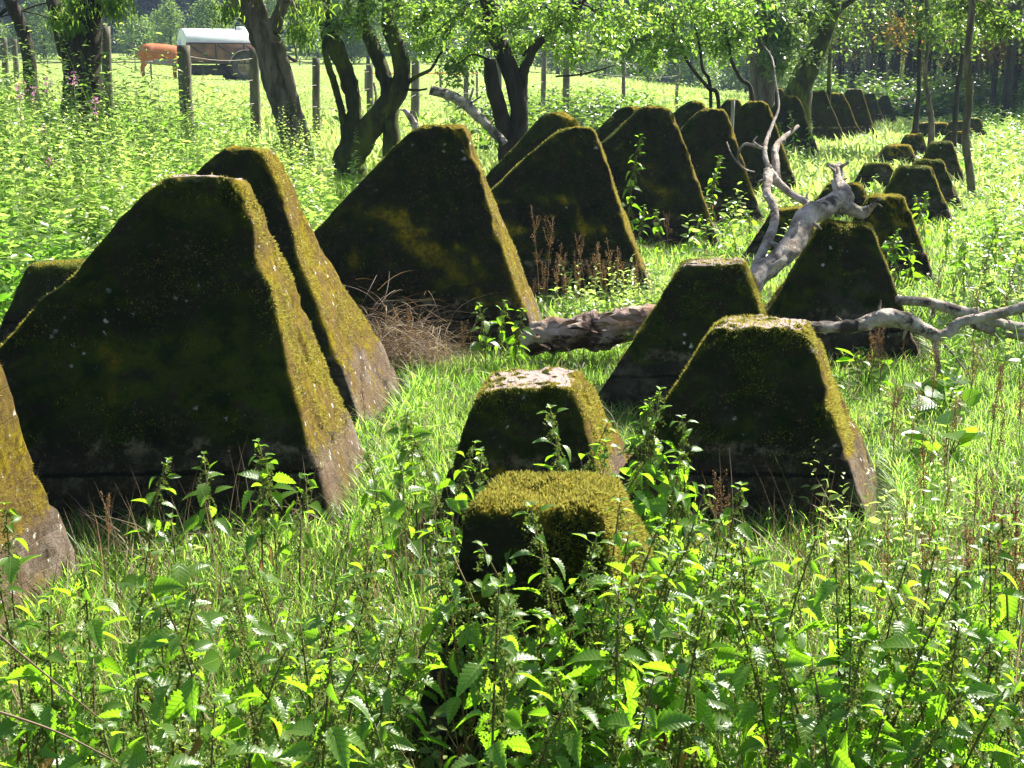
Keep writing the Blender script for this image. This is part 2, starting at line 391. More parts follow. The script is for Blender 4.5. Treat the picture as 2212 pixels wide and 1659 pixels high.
p = N.n('ShaderNodeBsdfPrincipled', i_Base_Color=c, i_Roughness=.95); p.inputs['Specular IOR Level'].default_value = .1
bp = N.n('ShaderNodeBump', i_Strength=1., i_Height=N.noise(25, 6, .8, v)); bp.inputs['Distance'].default_value = .05
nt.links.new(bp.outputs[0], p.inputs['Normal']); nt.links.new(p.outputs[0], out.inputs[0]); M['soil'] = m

# ------------------------------------------------------------------ ground
def axis(lims):
    o = []
    for a, b_, n in lims: o += list(np.linspace(a, b_, n, endpoint=False))
    return np.array(o+[lims[-1][1]])
gx = axis([(-900, -60, 24), (-60, -12, 48), (-12, 12, 96), (12, 60, 48), (60, 900, 24)])
gy = axis([(-60, 0, 10), (0, 20, 80), (20, 80, 80), (80, 200, 40), (200, 460, 20)])
XX, YY = np.meshgrid(gx, gy); ZZ = gz(XX, YY)
b = B(); nx_, ny_ = len(gx), len(gy)
i, j = np.meshgrid(np.arange(nx_-1), np.arange(ny_-1)); a0 = (j*nx_+i).ravel()
b.add(np.stack([XX, YY, ZZ], -1).reshape(-1, 3), np.concatenate([np.stack([a0, a0+1, a0+nx_+1], -1), np.stack([a0, a0+nx_+1, a0+nx_], -1)]))
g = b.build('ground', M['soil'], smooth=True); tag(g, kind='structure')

# ------------------------------------------------------------------ dragon's teeth
FOOT = []     # footprints for keeping plants out
def cube_grid(n):
    u = np.linspace(-1, 1, n+1); A, C = np.meshgrid(u, u); V = []; F = []
    k = 0
    for ax in range(3):
        for s in (-1, 1):
            P = np.zeros((n+1, n+1, 3)); P[..., ax] = s; P[..., (ax+1) % 3] = A; P[..., (ax+2) % 3] = C
            V.append(P.reshape(-1, 3)); ii, jj = np.meshgrid(np.arange(n), np.arange(n)); q = (jj*(n+1)+ii).ravel()+k
            t = np.concatenate([np.stack([q, q+1, q+n+2], -1), np.stack([q, q+n+2, q+n+1], -1)])
            if s < 0: t = t[:, ::-1]
            F.append(t); k += (n+1)**2
    V = np.concatenate(V); F = np.concatenate(F)
    key = np.round(V*1e6).astype(np.int64); _, idx, inv = np.unique(key, axis=0, return_index=True, return_inverse=True)
    return V[idx], inv.ravel()[F]
CG = {n: cube_grid(n) for n in (64, 36, 18)}
YAW = math.tan(rad(11)); LOW = 'low concrete barrier teeth'
def tooth(xTL, xTR, yT, xBL, xBR, yb, label, depth=1.0, fi=.22, topd=.3, res=36, k=26, mat='mid', moss=0, group='concrete barrier teeth', yaw=None, seed=0, amp=1.):
    depth = min(depth, 1.02 if group != LOW else .84); yaw = (math.tan(rad(3.5)) if group != LOW else YAW) if yaw is None else yaw
    Yf = ground_Y(yb); Yt = Yf+fi; zt = atY(CX, yT, Yt)[2]
    xl, xr = xat(xTL, Yt, zt), xat(xTR, Yt, zt); bl, br = xat(xBL, Yf, 0), xat(xBR, Yf, 0)
    g0 = float(gz((bl+br)/2, Yf)); zb = -.25+min(g0, float(gz(br, Yf)))
    e = (0-zb)/max(zt, .2)                     # run the flanks on below the ground
    bl -= (xl-bl)*e; br += (br-xr)*e
    D = depth; Dt = topd if group == LOW else .15; k = k*(1.35 if res == 64 else .95); yT = yT-(10 if res == 64 else 4); bi = D-fi-Dt; yw = yaw
    def c(x, y, z): return (x+(y-Yf)*yw, y, z)
    corners = {(-1, -1, -1): c(bl, Yf-fi*e, zb), (1, -1, -1): c(br, Yf-fi*e, zb), (-1, 1, -1): c(bl+.05, Yf+D+bi*e, zb), (1, 1, -1): c(br+.02, Yf+D+bi*e, zb),
               (-1, -1, 1): c(xl, Yt, zt), (1, -1, 1): c(xr, Yt, zt), (-1, 1, 1): c(xl, Yt+Dt, zt), (1, 1, 1): c(xr+.0, Yt+Dt, zt)}
    org = np.array([(bl+br)/2+D*yw/2, Yf+D/2, g0])
    C = {q: np.array(p_)-org for q, p_ in corners.items()}
    V0, F = CG[res]; P = np.zeros_like(V0)
    for q, p_ in C.items():
        P += p_*((1+q[0]*V0[:, 0])/2*(1+q[1]*V0[:, 1])/2*(1+q[2]*V0[:, 2])/2)[:, None]
    cen = np.mean(list(C.values()), 0)
    planes = []
    for ax, s in ((0, -1), (0, 1), (1, -1), (1, 1), (2, 1), (2, -1)):
        pts = [C[q] for q in C if q[ax] == s]; nn = np.cross(pts[1]-pts[0], pts[2]-pts[0]); nn /= np.linalg.norm(nn)
        d = np.dot(np.mean(pts, 0)-cen, nn)
        if d < 0: nn = -nn; d = -d
        planes.append(nn/d)
    Vd = P-cen; inv_t = np.stack([np.maximum(Vd@pl, 0) for pl in planes], -1)
    t = (inv_t**k).sum(-1)**(-1/k); Pn = cen+Vd*t[:, None]
    rdir = Vd/np.linalg.norm(Vd, axis=1)[:, None]
    hz = np.clip((Pn[:, 2]-zt*.6)/(zt*.4+.01), 0, 1)
    s3 = Pn+seed*3.1
    nse = .020*vnoise(s3*2.3, 5)+.010*vnoise(s3*7, 6)+(.004+.006*hz)*vnoise(s3*21, 7)+(.002+.004*hz)*vnoise(s3*45, 8)
    nse = nse-.07*np.maximum(0, vnoise(s3*3.6, 15)-.42)-.05*np.maximum(0, vnoise(s3*9, 16)-.4)
    Pn = Pn+rdir*(nse*amp)[:, None]
    band = np.abs(Pn[:, 2]-(.30+.02*vnoise(s3*3, 9))); Pn = Pn-rdir*(.010*np.exp(-(band/.012)**2)*amp)[:, None]
    Pn = Pn+rdir*(.012*(Pn[:, 2] < .30))[:, None]*np.array([1, 1, 0])
    bb = B(); bb.add(Pn, F)
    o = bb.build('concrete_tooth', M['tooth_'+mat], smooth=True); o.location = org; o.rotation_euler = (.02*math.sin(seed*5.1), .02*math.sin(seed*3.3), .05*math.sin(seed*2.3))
    tag(o, label, 'tank obstacle', group)
    FOOT.append((bl-.02, br+.02, Yf-.02, Yf+D+.04, Yf, yw))
    if moss:
        tri = Pn[F]; nrm = np.cross(tri[:, 1]-tri[:, 0], tri[:, 2]-tri[:, 0]); ar = np.linalg.norm(nrm, axis=1)/2; nrm /= 2*ar[:, None]+1e-12
        cc = tri.mean(1); cl = 1.4*vnoise(cc*5+seed, 11)+.8*vnoise(cc*14, 12)
        wgt = ar*np.clip(nrm[:, 2]*.9+.35*np.maximum(nrm[:, 0], 0)-.15+1.1*cl+.35*hzf(cc, zt), 0, 1)*np.clip((cc[:, 2]-.2)/.2, 0, 1)
        if mat == 'pale': wgt = wgt*np.where(nrm[:, 2] > .85, .22, 1)
        idx = R.choice(len(ar), moss, p=wgt/wgt.sum())
        r1 = R.random((moss, 2)); r1 = np.where((r1.sum(1) > 1)[:, None], 1-r1, r1)
        q = tri[idx]; pos = q[:, 0]+(q[:, 1]-q[:, 0])*r1[:, :1]+(q[:, 2]-q[:, 0])*r1[:, 1:]
        nn = nrm[idx]+R.normal(0, .45, (moss, 3)); nn[:, 2] += .15; nn /= np.linalg.norm(nn, axis=1)[:, None]
        mb = B(); L = R.uniform(.006, .018, moss)
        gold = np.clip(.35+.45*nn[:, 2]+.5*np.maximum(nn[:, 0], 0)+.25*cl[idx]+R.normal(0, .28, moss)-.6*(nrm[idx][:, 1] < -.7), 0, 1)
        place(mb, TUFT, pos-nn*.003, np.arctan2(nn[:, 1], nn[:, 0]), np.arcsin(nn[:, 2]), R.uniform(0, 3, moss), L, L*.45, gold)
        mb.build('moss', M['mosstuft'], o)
    return o
def hzf(c, zt): return np.clip((c[:, 2]-zt*.7)/(zt*.3), 0, 1)
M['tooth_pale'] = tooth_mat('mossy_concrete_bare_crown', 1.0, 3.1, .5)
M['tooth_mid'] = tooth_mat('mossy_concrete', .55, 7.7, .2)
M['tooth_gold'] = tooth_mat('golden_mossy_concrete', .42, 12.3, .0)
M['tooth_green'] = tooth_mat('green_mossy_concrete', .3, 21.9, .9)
tooth(332, 507, 390, -390, 705, 1150, 'largest mossy concrete tooth, front left, with a pale bare crown', 1.12, .25, res=64, mat='pale', moss=26000, seed=1, k=30)
tooth(472, 566, 325, -120, 800, 930, 'golden mossed concrete tooth directly behind the largest one', 1.1, .22, res=64, mat='gold', moss=16000, seed=2, k=28)
tooth(895, 1003, 274, 400, 1160, 775, 'big dark tooth with white lichen down its right edge, beside the forked tree', 1.1, .2, res=64, mat='gold', moss=11000, seed=3)
tooth(1205, 1272, 270, 790, 1415, 655, 'big golden flanked tooth with a second mossy crown showing just behind it', 1.05, .2, res=64, mat='gold', moss=8000, seed=4)
tooth(1180, 1245, 243, 880, 1345, 565, 'tooth showing only its yellow mossy crown and left slope behind the golden flanked one', 1.0, .2, mat='gold', moss=4000, seed=5, k=18)
tooth(1375, 1442, 230, 1060, 1558, 540, 'tall dark tooth with a thin brown lit flank and tall nettle in front', 1.05, .18, mat='gold', moss=5000, seed=6)
tooth(1340, 1400, 232, 1090, 1480, 500, 'tooth whose lumpy mossy slope peeps out behind the tall dark one with the nettle', 1., .2, seed=7, k=16, amp=1.6)
tooth(1508, 1562, 231, 1280, 1655, 487, 'dark tooth behind the dead branch, narrow flat crown', 1.05, .18, seed=8, moss=2500)
tooth(1478, 1522, 218, 1300, 1590, 432, 'tooth showing only a rounded golden crown left behind the one at the dead branch', 1., .2, seed=9, k=16)
tooth(1608, 1655, 215, 1450, 1732, 420, 'rounded tooth right behind the upright dead twig', 1., .18, seed=10, k=18)
tooth(1573, 1602, 213, 1440, 1660, 392, 'small slice of a tooth crown beside the grey stake', 1., .2, seed=11)
tooth(1686, 1722, 207, 1590, 1775, 345, 'tooth in front of the leaning mossy tree', 1., .18, seed=12, k=18, res=18)
tooth(1645, 1692, 191, 1590, 1732, 300, 'dark low crown of a tooth left of the leaning tree\'s foot', 1., .18, seed=13, res=18)
tooth(1748, 1780, 194, 1672, 1830, 312, 'dark tooth right of the leaning mossy tree with a green lit flank', 1.1, .18, seed=14, mat='green', res=18)
tooth(1795, 1822, 200, 1742, 1870, 306, 'slim tooth with a golden brown flank between two taller far ones', 1.1, .18, seed=15, mat='gold', res=18)
tooth(1830, 1860, 193, 1772, 1900, 303, 'far tooth with a pinkish bare concrete flank', 1.1, .18, seed=16, mat='pale', res=18)
tooth(1866, 1890, 202, 1815, 1912, 275, 'far green topped tooth, second from the end of the tall row', 1.1, .18, seed=17, mat='green', res=18)
tooth(1905, 1920, 206, 1870, 1940, 270, 'farthest upright tooth of the tall row', 1.1, .18, seed=18, mat='green', res=18)
tooth(1928, 1960, 212, 1900, 1975, 255, 'flat yellow mossed block at the very end of the tall row', 1.1, .18, seed=19, mat='gold', res=18)
LOW = 'low concrete barrier teeth'
tooth(1980, 2045, 265, 1955, 2065, 310, 'wide low dark tooth far back beside the thin pale trunk', .9, .15, group=LOW, seed=20, mat='mid', res=18)
tooth(2052, 2088, 262, 2030, 2112, 312, 'low far tooth with a lit brown flank left of the tall slim trunk', .9, .12, group=LOW, seed=21, res=18)
tooth(2095, 2116, 255, 2075, 2138, 305, 'rearmost low tooth, just right of the tall slim trunk', .9, .12, group=LOW, seed=22, res=18)
tooth(2048, 2086, 284, 2025, 2106, 330, 'low tooth with a bright yellow crown in the weeds left of the slim trunk', .8, .12, group=LOW, seed=23, mat='gold', res=18)
tooth(1955, 1993, 290, 1930, 2010, 345, 'small round topped yellow mossed tooth at the head of the low rows', .8, .12, group=LOW, seed=24, k=12, mat='gold', res=36)
tooth(1910, 1962, 312, 1870, 1990, 372, 'low round topped tooth with a bright mossy rim, nearer left of the small yellow one', .8, .15, group=LOW, seed=25, k=14, mat='gold', res=36, moss=1500)
tooth(2008, 2056, 307, 1972, 2088, 408, 'dark tooth standing against the foot of the tall slim trunk', .9, .15, group=LOW, seed=26, k=18, mat='green', res=36, moss=1500)
tooth(1862, 1922, 354, 1838, 1952, 415, 'squat black tooth with a thin green cap', .8, .12, group=LOW, seed=27, k=18, mat='green', res=36, moss=1500)
tooth(1977, 2036, 345, 1920, 2082, 462, 'tooth with a green lit right flank, overlapped by a darker one', .95, .15, group=LOW, seed=28, k=22, mat='green', res=36, moss=3000)
tooth(1937, 2008, 361, 1872, 2062, 492, 'dark tooth with white lichen near its foot, overlapping the green flanked one', .9, .15, group=LOW, seed=29, k=22, mat='green', res=36, moss=3000)
tooth(1784, 1858, 395, 1735, 1900, 480, 'yellow crowned tooth behind the top end of the dead branch', .8, .15, group=LOW, seed=30, k=16, mat='gold', res=36, moss=2000)
tooth(1864, 1940, 422, 1772, 2022, 628, 'tooth with a thick yellow mossy cap right of the dead branch', .95, .15, group=LOW, seed=31, k=22, mat='gold', res=64, moss=6000)
tooth(1668, 1738, 450, 1596, 1800, 578, 'dark tooth with a mossy crown seen between the two dead branches', .85, .15, group=LOW, seed=32, k=18, mat='gold', res=36, moss=3000)
tooth(1758, 1870, 484, 1580, 1995, 800, 'dark grey tooth on which the thick dead branch leans', .95, .2, group=LOW, seed=33, k=24, mat='green', res=64, moss=6000)
tooth(1458, 1600, 573, 1250, 1715, 915, 'mossy tooth with bright rim, half behind the front right one', .95, .18, group=LOW, seed=34, k=26, mat='pale', res=64, moss=13000)
tooth(1526, 1718, 707, 1285, 1895, 1150, 'front right tooth with flat bare crown and brown lit right flank', 1.0, .2, group=LOW, seed=35, k=28, mat='pale', res=64, moss=18000)
tooth(1018, 1218, 834, 905, 1345, 1190, 'small round shouldered tooth in the middle with a bleached crown', .95, .12, group=LOW, seed=36, k=14, mat='pale', res=64, moss=9000)
tooth(985, 1288, 1090, 865, 1430, 1700, 'nearest tooth with a thick shaggy golden moss cushion, among nettles', .9, .10, group=LOW, seed=37, k=15, mat='gold', res=64, moss=30000)
tooth(-600, -175, 500, -1400, -105, 1480, 'concrete tooth cut off by the left edge with a pinkish flaking flank', 1.1, .2, seed=38, k=30, mat='pale', res=64, moss=3500)
tooth(38, 160, 578, -60, 240, 860, 'small tooth with a yellow green cap peeping out left behind the largest tooth', .8, .15, group=LOW, seed=39, k=20, mat='green', res=36, moss=5000)
def free(X, Y, pad=0.):
    ok = np.ones(len(X), bool)
    for (a, c, y0, y1, Yf, yw) in FOOT:
        xs = X-(Y-Yf)*yw
        ok &= ~((xs > a-pad) & (xs < c+pad) & (Y > y0-pad) & (Y < y1+pad))
    return ok
def sample(n, y0, y1, dens=None, power=1., margin=1.25, xpad=.8, pad=0., xlim=None):
    Y = y0+(y1-y0)*R.random(n)**power; X = R.uniform(-1, 1, n)*(Y*.36*margin+xpad)
    k = free(X, Y, pad)
    if dens is not None: k &= R.random(n) < dens(X, Y)
    X, Y = X[k], Y[k]
    return X, Y, gz(X, Y)
def rowu(X, Y): return (row_x(Y)-X)*.95

# ------------------------------------------------------------------ grass (uncountable)
gb = B()
def grass(b, n, y0, y1, h0, h1, w0, w1, dens=None, power=.8, tm=BLADES, tintb=.5):
    X, Y, Z = sample(n, y0, y1, dens, power)
    cl = n2(X, Y, 1.7, 5); cl2 = n2(X, Y, .5, 8)
    H = R.uniform(h0, h1, len(X))*(1+.45*cl)*np.clip(1+.4*cl2, .5, 1.5)
    ty = R.integers(0, 3, len(X))
    for q in range(3):
        s = ty == q
        place(b, tm[q], np.stack([X, Y, Z-.01], -1)[s], R.uniform(0, 6.28, s.sum()), R.uniform(.9, 1.5, s.sum()), R.uniform(-.5, .5, s.sum()), H[s], R.uniform(w0, w1, s.sum()), np.clip(tintb+.3*cl[s]+R.normal(0, .2, s.sum()), 0, 1))
grass(gb, 170000, 2.6, 9, .06, .17, .003, .006)
grass(gb, 90000, 9, 20, .09, .22, .007, .013, power=.9)
for (a, c, y0, y1, Yf, yw) in FOOT:
    if Yf > 22: continue
    n_ = 750 if Yf < 12 else 350; t_ = R.random(n_)
    for side in (0, 1):
        if side == 0: X = a+(c-a)*t_; Y = Yf-R.random(n_)**2*.14-.01
        else: Y = y0+(y1-y0)*t_; X = c+(Y-Yf)*yw+R.random(n_)**2*.14
        place(gb, BLADES[1], np.stack([X, Y, gz(X, Y)-.02], -1), R.uniform(0, 6.28, n_), R.uniform(.9, 1.5, n_), R.uniform(-.5, .5, n_), R.uniform(.08, .24, n_), .004+.0005*Yf, R.random(n_))
tag(gb.build('grass', M['grass']), 'short bright green grass between the concrete teeth', 'grass', kind='stuff')
gb = B()
grass(gb, 50000, 32, 110, .05, .10, .04, .09, dens=lambda X, Y: np.where(rowu(X, Y) > 9, 1., 0.), power=1.3, tintb=.8, tm=[blade_tm(.15, 2), blade_tm(.4, 2), blade_tm(.7, 2)])
grass(gb, 110000, 19, 110, .15, .4, .03, .08, dens=lambda X, Y: np.where((X > Y*.235) & (Y > 55), 0., np.where((rowu(X, Y) > 9) & (Y > 30), 0, 1.)), power=1.3, tintb=.6, tm=[blade_tm(.15, 2), blade_tm(.4, 2), blade_tm(.7, 2)])
tag(gb.build('meadow_grass', M['meadow']), 'sunlit pale green meadow grass behind the fence', 'meadow', kind='stuff')

# ------------------------------------------------------------------ tall weeds (uncountable thicket)
def weeds(b, X, Y, Z, H, nl=26, L0=.09, tm=LANCE, seedp=.35, sb=None, tb=.5, stemw=.004, wid=None):
    N_ = len(X); lean = R.normal(0, .12, (N_, 2))
    place(sb or b, BLADES[0], np.stack([X, Y, Z-.02], -1), R.uniform(0, 6.28, N_), 1.5-np.abs(lean[:, 0]), R.uniform(0, 3, N_), H, stemw+0*H, .2)
    place(sb or b, BLADES[0], np.stack([X, Y, Z-.02], -1), R.uniform(0, 6.28, N_), 1.5-np.abs(lean[:, 1]), R.uniform(0, 3, N_), H, stemw+0*H, .2)
    for q in range(nl):
        t = .12+.85*q/nl+R.normal(0, .02, N_)
        az = q*2.4+R.uniform(0, 1.2, N_); P = np.stack([X+lean[:, 0]*H*t*.3, Y+lean[:, 1]*H*t*.3, Z+H*t], -1)
        L = L0*R.uniform(.6, 1.25, N_)*(1.15-.75*t)
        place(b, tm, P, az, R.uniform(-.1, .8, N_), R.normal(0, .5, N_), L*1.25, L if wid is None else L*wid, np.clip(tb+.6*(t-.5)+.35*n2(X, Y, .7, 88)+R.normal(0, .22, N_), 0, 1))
wb = B()
def leftd(X, Y):
    tg = ~((X < -1.6) & (Y > 5.5) & (Y < 8.3))
    u = rowu(X, Y)+.35*n2(X, Y, .6, 4); treegap = np.clip(1-((X+2.2)**2+(Y-13)**2)/6, 0, 1)
    return np.clip(u*.9, 0, 1)*np.where(X < -Y*.135+.1, 1., .04)*(Y > 5.5)*tg*np.clip(.75+1.2*n2(X, Y, .9, 91), .25, 1)
X, Y, Z = sample(5200, 6, 17, leftd, .9)
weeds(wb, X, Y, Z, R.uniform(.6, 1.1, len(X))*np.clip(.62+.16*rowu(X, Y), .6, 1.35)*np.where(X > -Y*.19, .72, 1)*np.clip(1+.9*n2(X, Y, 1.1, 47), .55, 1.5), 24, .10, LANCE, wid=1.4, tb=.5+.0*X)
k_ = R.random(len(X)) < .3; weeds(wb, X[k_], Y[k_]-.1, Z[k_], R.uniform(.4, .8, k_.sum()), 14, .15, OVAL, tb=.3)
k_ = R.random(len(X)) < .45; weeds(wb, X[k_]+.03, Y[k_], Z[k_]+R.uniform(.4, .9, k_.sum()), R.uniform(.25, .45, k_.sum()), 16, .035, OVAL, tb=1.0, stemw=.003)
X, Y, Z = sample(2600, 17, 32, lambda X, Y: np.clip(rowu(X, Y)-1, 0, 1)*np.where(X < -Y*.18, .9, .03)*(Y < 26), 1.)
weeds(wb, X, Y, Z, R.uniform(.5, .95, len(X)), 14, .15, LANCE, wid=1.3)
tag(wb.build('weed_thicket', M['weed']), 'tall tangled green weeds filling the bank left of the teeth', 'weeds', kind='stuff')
wb = B()
def midd(X, Y): return np.clip(.55+.8*n2(X, Y, .35, 14), 0, 1)*np.where(rowu(X, Y) > -2.2, .55, 1)*np.where(X > Y*.24, 1, .75)*np.where((rowu(X, Y) > 1) & (X < Y*.05), .1, 1)
def rr_(X, Y): return np.clip(np.abs(X-Y*.285)/1.3, .15, 1)          # thin and low along the low rows of teeth
X, Y, Z = sample(2800, 11.5, 26, lambda X, Y: midd(X, Y)*np.clip((X-Y*.10)*.8, .08, 1)*rr_(X, Y), 1.)
weeds(wb, X, Y, Z, R.uniform(.25, .7, len(X))*(.5+.5*rr_(X, Y)), 16, .11, OVAL)
X, Y, Z = sample(1500, 3.2, 11.5, lambda X, Y: np.clip(n2(X, Y, .8, 31)*1.6+.1, 0, 1)*np.where(X > Y*.22, 1, .3)*(rowu(X, Y) < -.9), 1.)
weeds(wb, X, Y, Z, R.uniform(.15, .42, len(X)), 14, .05, OVAL, tb=.7, stemw=.003)
X, Y, Z = sample(420, 8.6, 11.5, lambda X, Y: np.where((X > .15) & (X < Y*.12), 1., .05), 1.)
weeds(wb, X, Y, Z, R.uniform(.2, .45, len(X)), 14, .06, OVAL, tb=.6, stemw=.003)
X, Y, Z = sample(900, 7.5, 16, lambda X, Y: np.clip((X-Y*.295)*2.5, 0, 1)*np.clip(.8+n2(X, Y, .8, 71), .2, 1), 1.)
weeds(wb, X, Y, Z, R.uniform(.3, .75, len(X)), 18, .085, OVAL, tb=.6, stemw=.004)
X, Y, Z = sample(260, 9.6, 10.7, lambda X, Y: (X > .3) & (X < Y*.105), 1., margin=.6)
weeds(wb, X, Y, Z, R.uniform(.2, .5, len(X)), 14, .07, OVAL, tb=.5, stemw=.004)
X, Y, Z = sample(1300, 2.2, 4.6, lambda X, Y: np.where(Y < 3.4, 1, .12), 1.)
weeds(wb, X, Y, Z, R.uniform(.10, .35, len(X)), 12, .04, OVAL, tb=.55, stemw=.002)
X, Y, Z = sample(5200, 26, 60, lambda X, Y: np.where(X > -Y*.03, 1, .0)*midd(X, Y), 1.1)
weeds(wb, X, Y, Z, R.uniform(.4, 1.0, len(X))*np.clip(np.abs(rowu(X, Y)+.4)/3.2, .35, 1)*np.clip(np.abs(X-Y*.285)/2, .35, 1)*np.clip(1+n2(X, Y, .5, 66), .5, 1.6), 12, .22, LANCE, wid=1.3, stemw=.012)
tag(wb.build('field_weeds', M['weed']), 'pale seeding weeds and nettles between and behind the far teeth', 'weeds', kind='stuff')
wb = B()
X, Y, Z = sample(2600, 22, 42, lambda X, Y: np.exp(-((X-Y*.055)/2.0)**2)*.9*(rowu(X, Y) > 1.5), 1.)
weeds(wb, X, Y, Z, R.uniform(.5, 1.0, len(X)), 16, .2, OVAL, tb=.25, stemw=.01)
tag(wb.build('bramble_thicket', M['woodleaf']), 'darker green undergrowth behind the tall row of teeth', 'undergrowth', kind='stuff')
# loose thatch of dry stems
db = B()
X, Y, Z = sample(2600, 2.2, 5, None, 1.)
place(db, BLADES[0], np.stack([X, Y, Z], -1), R.uniform(0, 6.28, len(X)), R.normal(1.25, .25, len(X)), R.uniform(-1, 1, len(X)), R.uniform(.2, .55, len(X)), .004, R.random(len(X)))
X, Y, Z = sample(16000, 3, 20, None, .9)
place(db, BLADES[2], np.stack([X, Y, Z], -1), R.uniform(0, 6.28, len(X)), R.uniform(.6, 1.5, len(X)), R.uniform(-1, 1, len(X)), R.uniform(.12, .34, len(X)), .0015+.0006*Y, .5+.5*R.random(len(X)))
X, Y, Z = sample(9000, 3, 16, lambda X, Y: np.clip(n2(X, Y, .9, 22)*1.5, 0, 1), .9)
place(db, BLADES[1], np.stack([X, Y, Z+.02], -1), R.uniform(0, 6.28, len(X)), R.uniform(.1, 1.3, len(X)), R.uniform(-1, 1, len(X)), R.uniform(.12, .35, len(X)), .0028, R.random(len(X)))
tag(db.build('dry_stems', M['dry']), 'dry brown stems scattered through the grass', 'dry grass', kind='stuff')
# tangled dead tuft between second and third tooth
for (x, y, rr, n, lab) in ((835, 812, .27, 900, 'tangle of dead brown grass between the golden tooth and the lichened tooth'), (925, 805, .20, 420, 'smaller pinkish dry grass tuft in front of the lichened tooth')):
    p0 = ghit(x, y); tb_ = B()
    az = R.uniform(0, 6.28, n); P = np.stack([R.normal(0, rr*.45, n), R.normal(0, rr*.4, n), np.abs(R.normal(0, rr*.6, n))*1.], -1)
    place(tb_, blade_tm(1.0, 5), P, az, R.uniform(.0, 1.4, n), R.uniform(-1.5, 1.5, n), R.uniform(.12, .4, n), .0035, R.random(n))
    o = tb_.build('dead_grass_tuft', M['dry']); o.location = p0; tag(o, lab, 'dry grass')

# ------------------------------------------------------------------ nettles: countable plants near the camera
def nettle(h, seed, dry=False):
    rg = np.random.default_rng(seed); root = empty('nettle_plant', (0, 0, 0))
    n = 9; t = np.linspace(0, 1, n); cx_, cy_ = rg.normal(0, .07, 2)*h
    path = np.stack([cx_*t**2*1.6, cy_*t**2*1.6, h*t*(1-.03*t)], -1); path[0, 2] = -.05
    st = B(); tube(st, path, .0032*(1-.6*t)+.0006, 5); 
    lf = B(); sd_ = B(); wd_ = B(); nodes = int(h/.052)
    for q in range(nodes):
        tt = (q+1.2)/(nodes+.6); P = np.array([np.interp(tt, t, path[:, a]) for a in range(3)])
        if tt < .15: continue
        L = (.070 if tt < .75 else .070*(1-(tt-.75)*2.6))*rg.uniform(.75, 1.15)*(.75+.35*min(tt/.4, 1)); L = max(L, .022)
        for s in (0, 1):
            if tt < .5 and rg.random() < .22: continue
            az = q*1.57+s*math.pi+rg.normal(0, .3); pe = .022*rg.uniform(.7, 1.3)*min(1, L/.06)
            pit = rg.normal(.15 if tt < .8 else .5, .3); d = np.array([math.cos(az), math.sin(az), .45])
            P2 = P+d*pe; tube(st, [P, P2], .0008, 3, cap=False)
            if tt < .5 and rg.random() < .35:
                place(wd_, NETTLE, [P2], az, -1.2, rg.normal(0, .8), L*.8, L*.45, rg.random()); continue
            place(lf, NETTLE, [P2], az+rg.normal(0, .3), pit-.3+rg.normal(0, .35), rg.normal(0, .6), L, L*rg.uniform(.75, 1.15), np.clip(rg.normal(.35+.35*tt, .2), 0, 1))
            if tt > .36 and rg.random() < .9:
                for kk in range(4):
                    a2 = az+rg.uniform(-1.3, 1.3); ln = rg.uniform(.03, .065)*(1.25-tt*.6); m_ = 12
                    u = np.linspace(.15, 1, m_)[:, None]; out = np.array([math.cos(a2), math.sin(a2), 0])
                    Q = P+out*ln*.7*u+np.array([0, 0, -1])*ln*(u**2)+rg.normal(0, .0018, (m_, 3))
                    place(sd_, DIAM, Q, rg.uniform(0, 6.28, m_), rg.uniform(-1.2, 1.2, m_), rg.uniform(0, 3, m_), .009, .012, rg.random(m_))
    for kk in range(4):
        a2 = rg.uniform(0, 6.28); place(lf, NETTLE, [path[-1]], a2, .7, 0, .022, .022, .8)
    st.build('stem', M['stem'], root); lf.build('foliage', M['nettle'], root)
    if wd_.n: wd_.build('withered_leaves', M['dock'], root)
    if sd_.n: sd_.build('seed_clusters', M['seed'], root)
    return root
NV = [nettle(h, 100+i_) for i_, h in enumerate((.52, .62, .70, .58, .66, .75, .48, .4))]
NH = (.52, .62, .70, .58, .66, .75, .48, .4)
GN = 'stinging nettles in the foreground thicket'
def ndens(X, Y):
    d = np.where(Y < 3.1, 1., np.clip(1.-(Y-3.1)*.9, .0, 1))*np.clip(.9+1.0*n2(X, Y, 1.3, 41), .15, 1)
    d = d*np.where((X < -1.25) & (Y > 3.0) & (Y < 4.6), .15, 1)
    d = d*np.where((X < -.3) & (Y > 3.5), .28, 1)*np.where((X > .7) & (Y > 3.35), .3, 1)*np.where((X < -.6) & (Y < 3.5), .7, 1)
    return d
spots = []
X, Y, Z = sample(760, 2.2, 5.0, ndens, .75, margin=1.05, xpad=.15, pad=.03)
for x, y, z in zip(X, Y, Z): spots.append((x, y, z, 0))
for (x, y, Yd) in ((310, 985, 5.0), (450, 975, 4.9), (585, 925, 4.8), (560, 985, 4.7), (640, 1010, 4.6), (1010, 915, 4.15), (1045, 960, 4.2), (1180, 900, 4.3), (1215, 850, 4.35), (1245, 915, 4.25), (1290, 935, 4.3), (1375, 830, 4.5), (1395, 870, 4.45), (1480, 880, 4.6), (1535, 865, 4.6), (1440, 935, 4.5), (1420, 980, 4.3), (1565, 1045, 4.5), (860, 850, 5.2), (900, 900, 5.0), (830, 960, 4.7), (950, 940, 4.8), (880, 1000, 4.6), (780, 1050, 4.4)):
    p = atY(x, y, Yd); z0 = float(gz(p[0], p[1])); spots.append((p[0], p[1], z0, p[2]-z0))
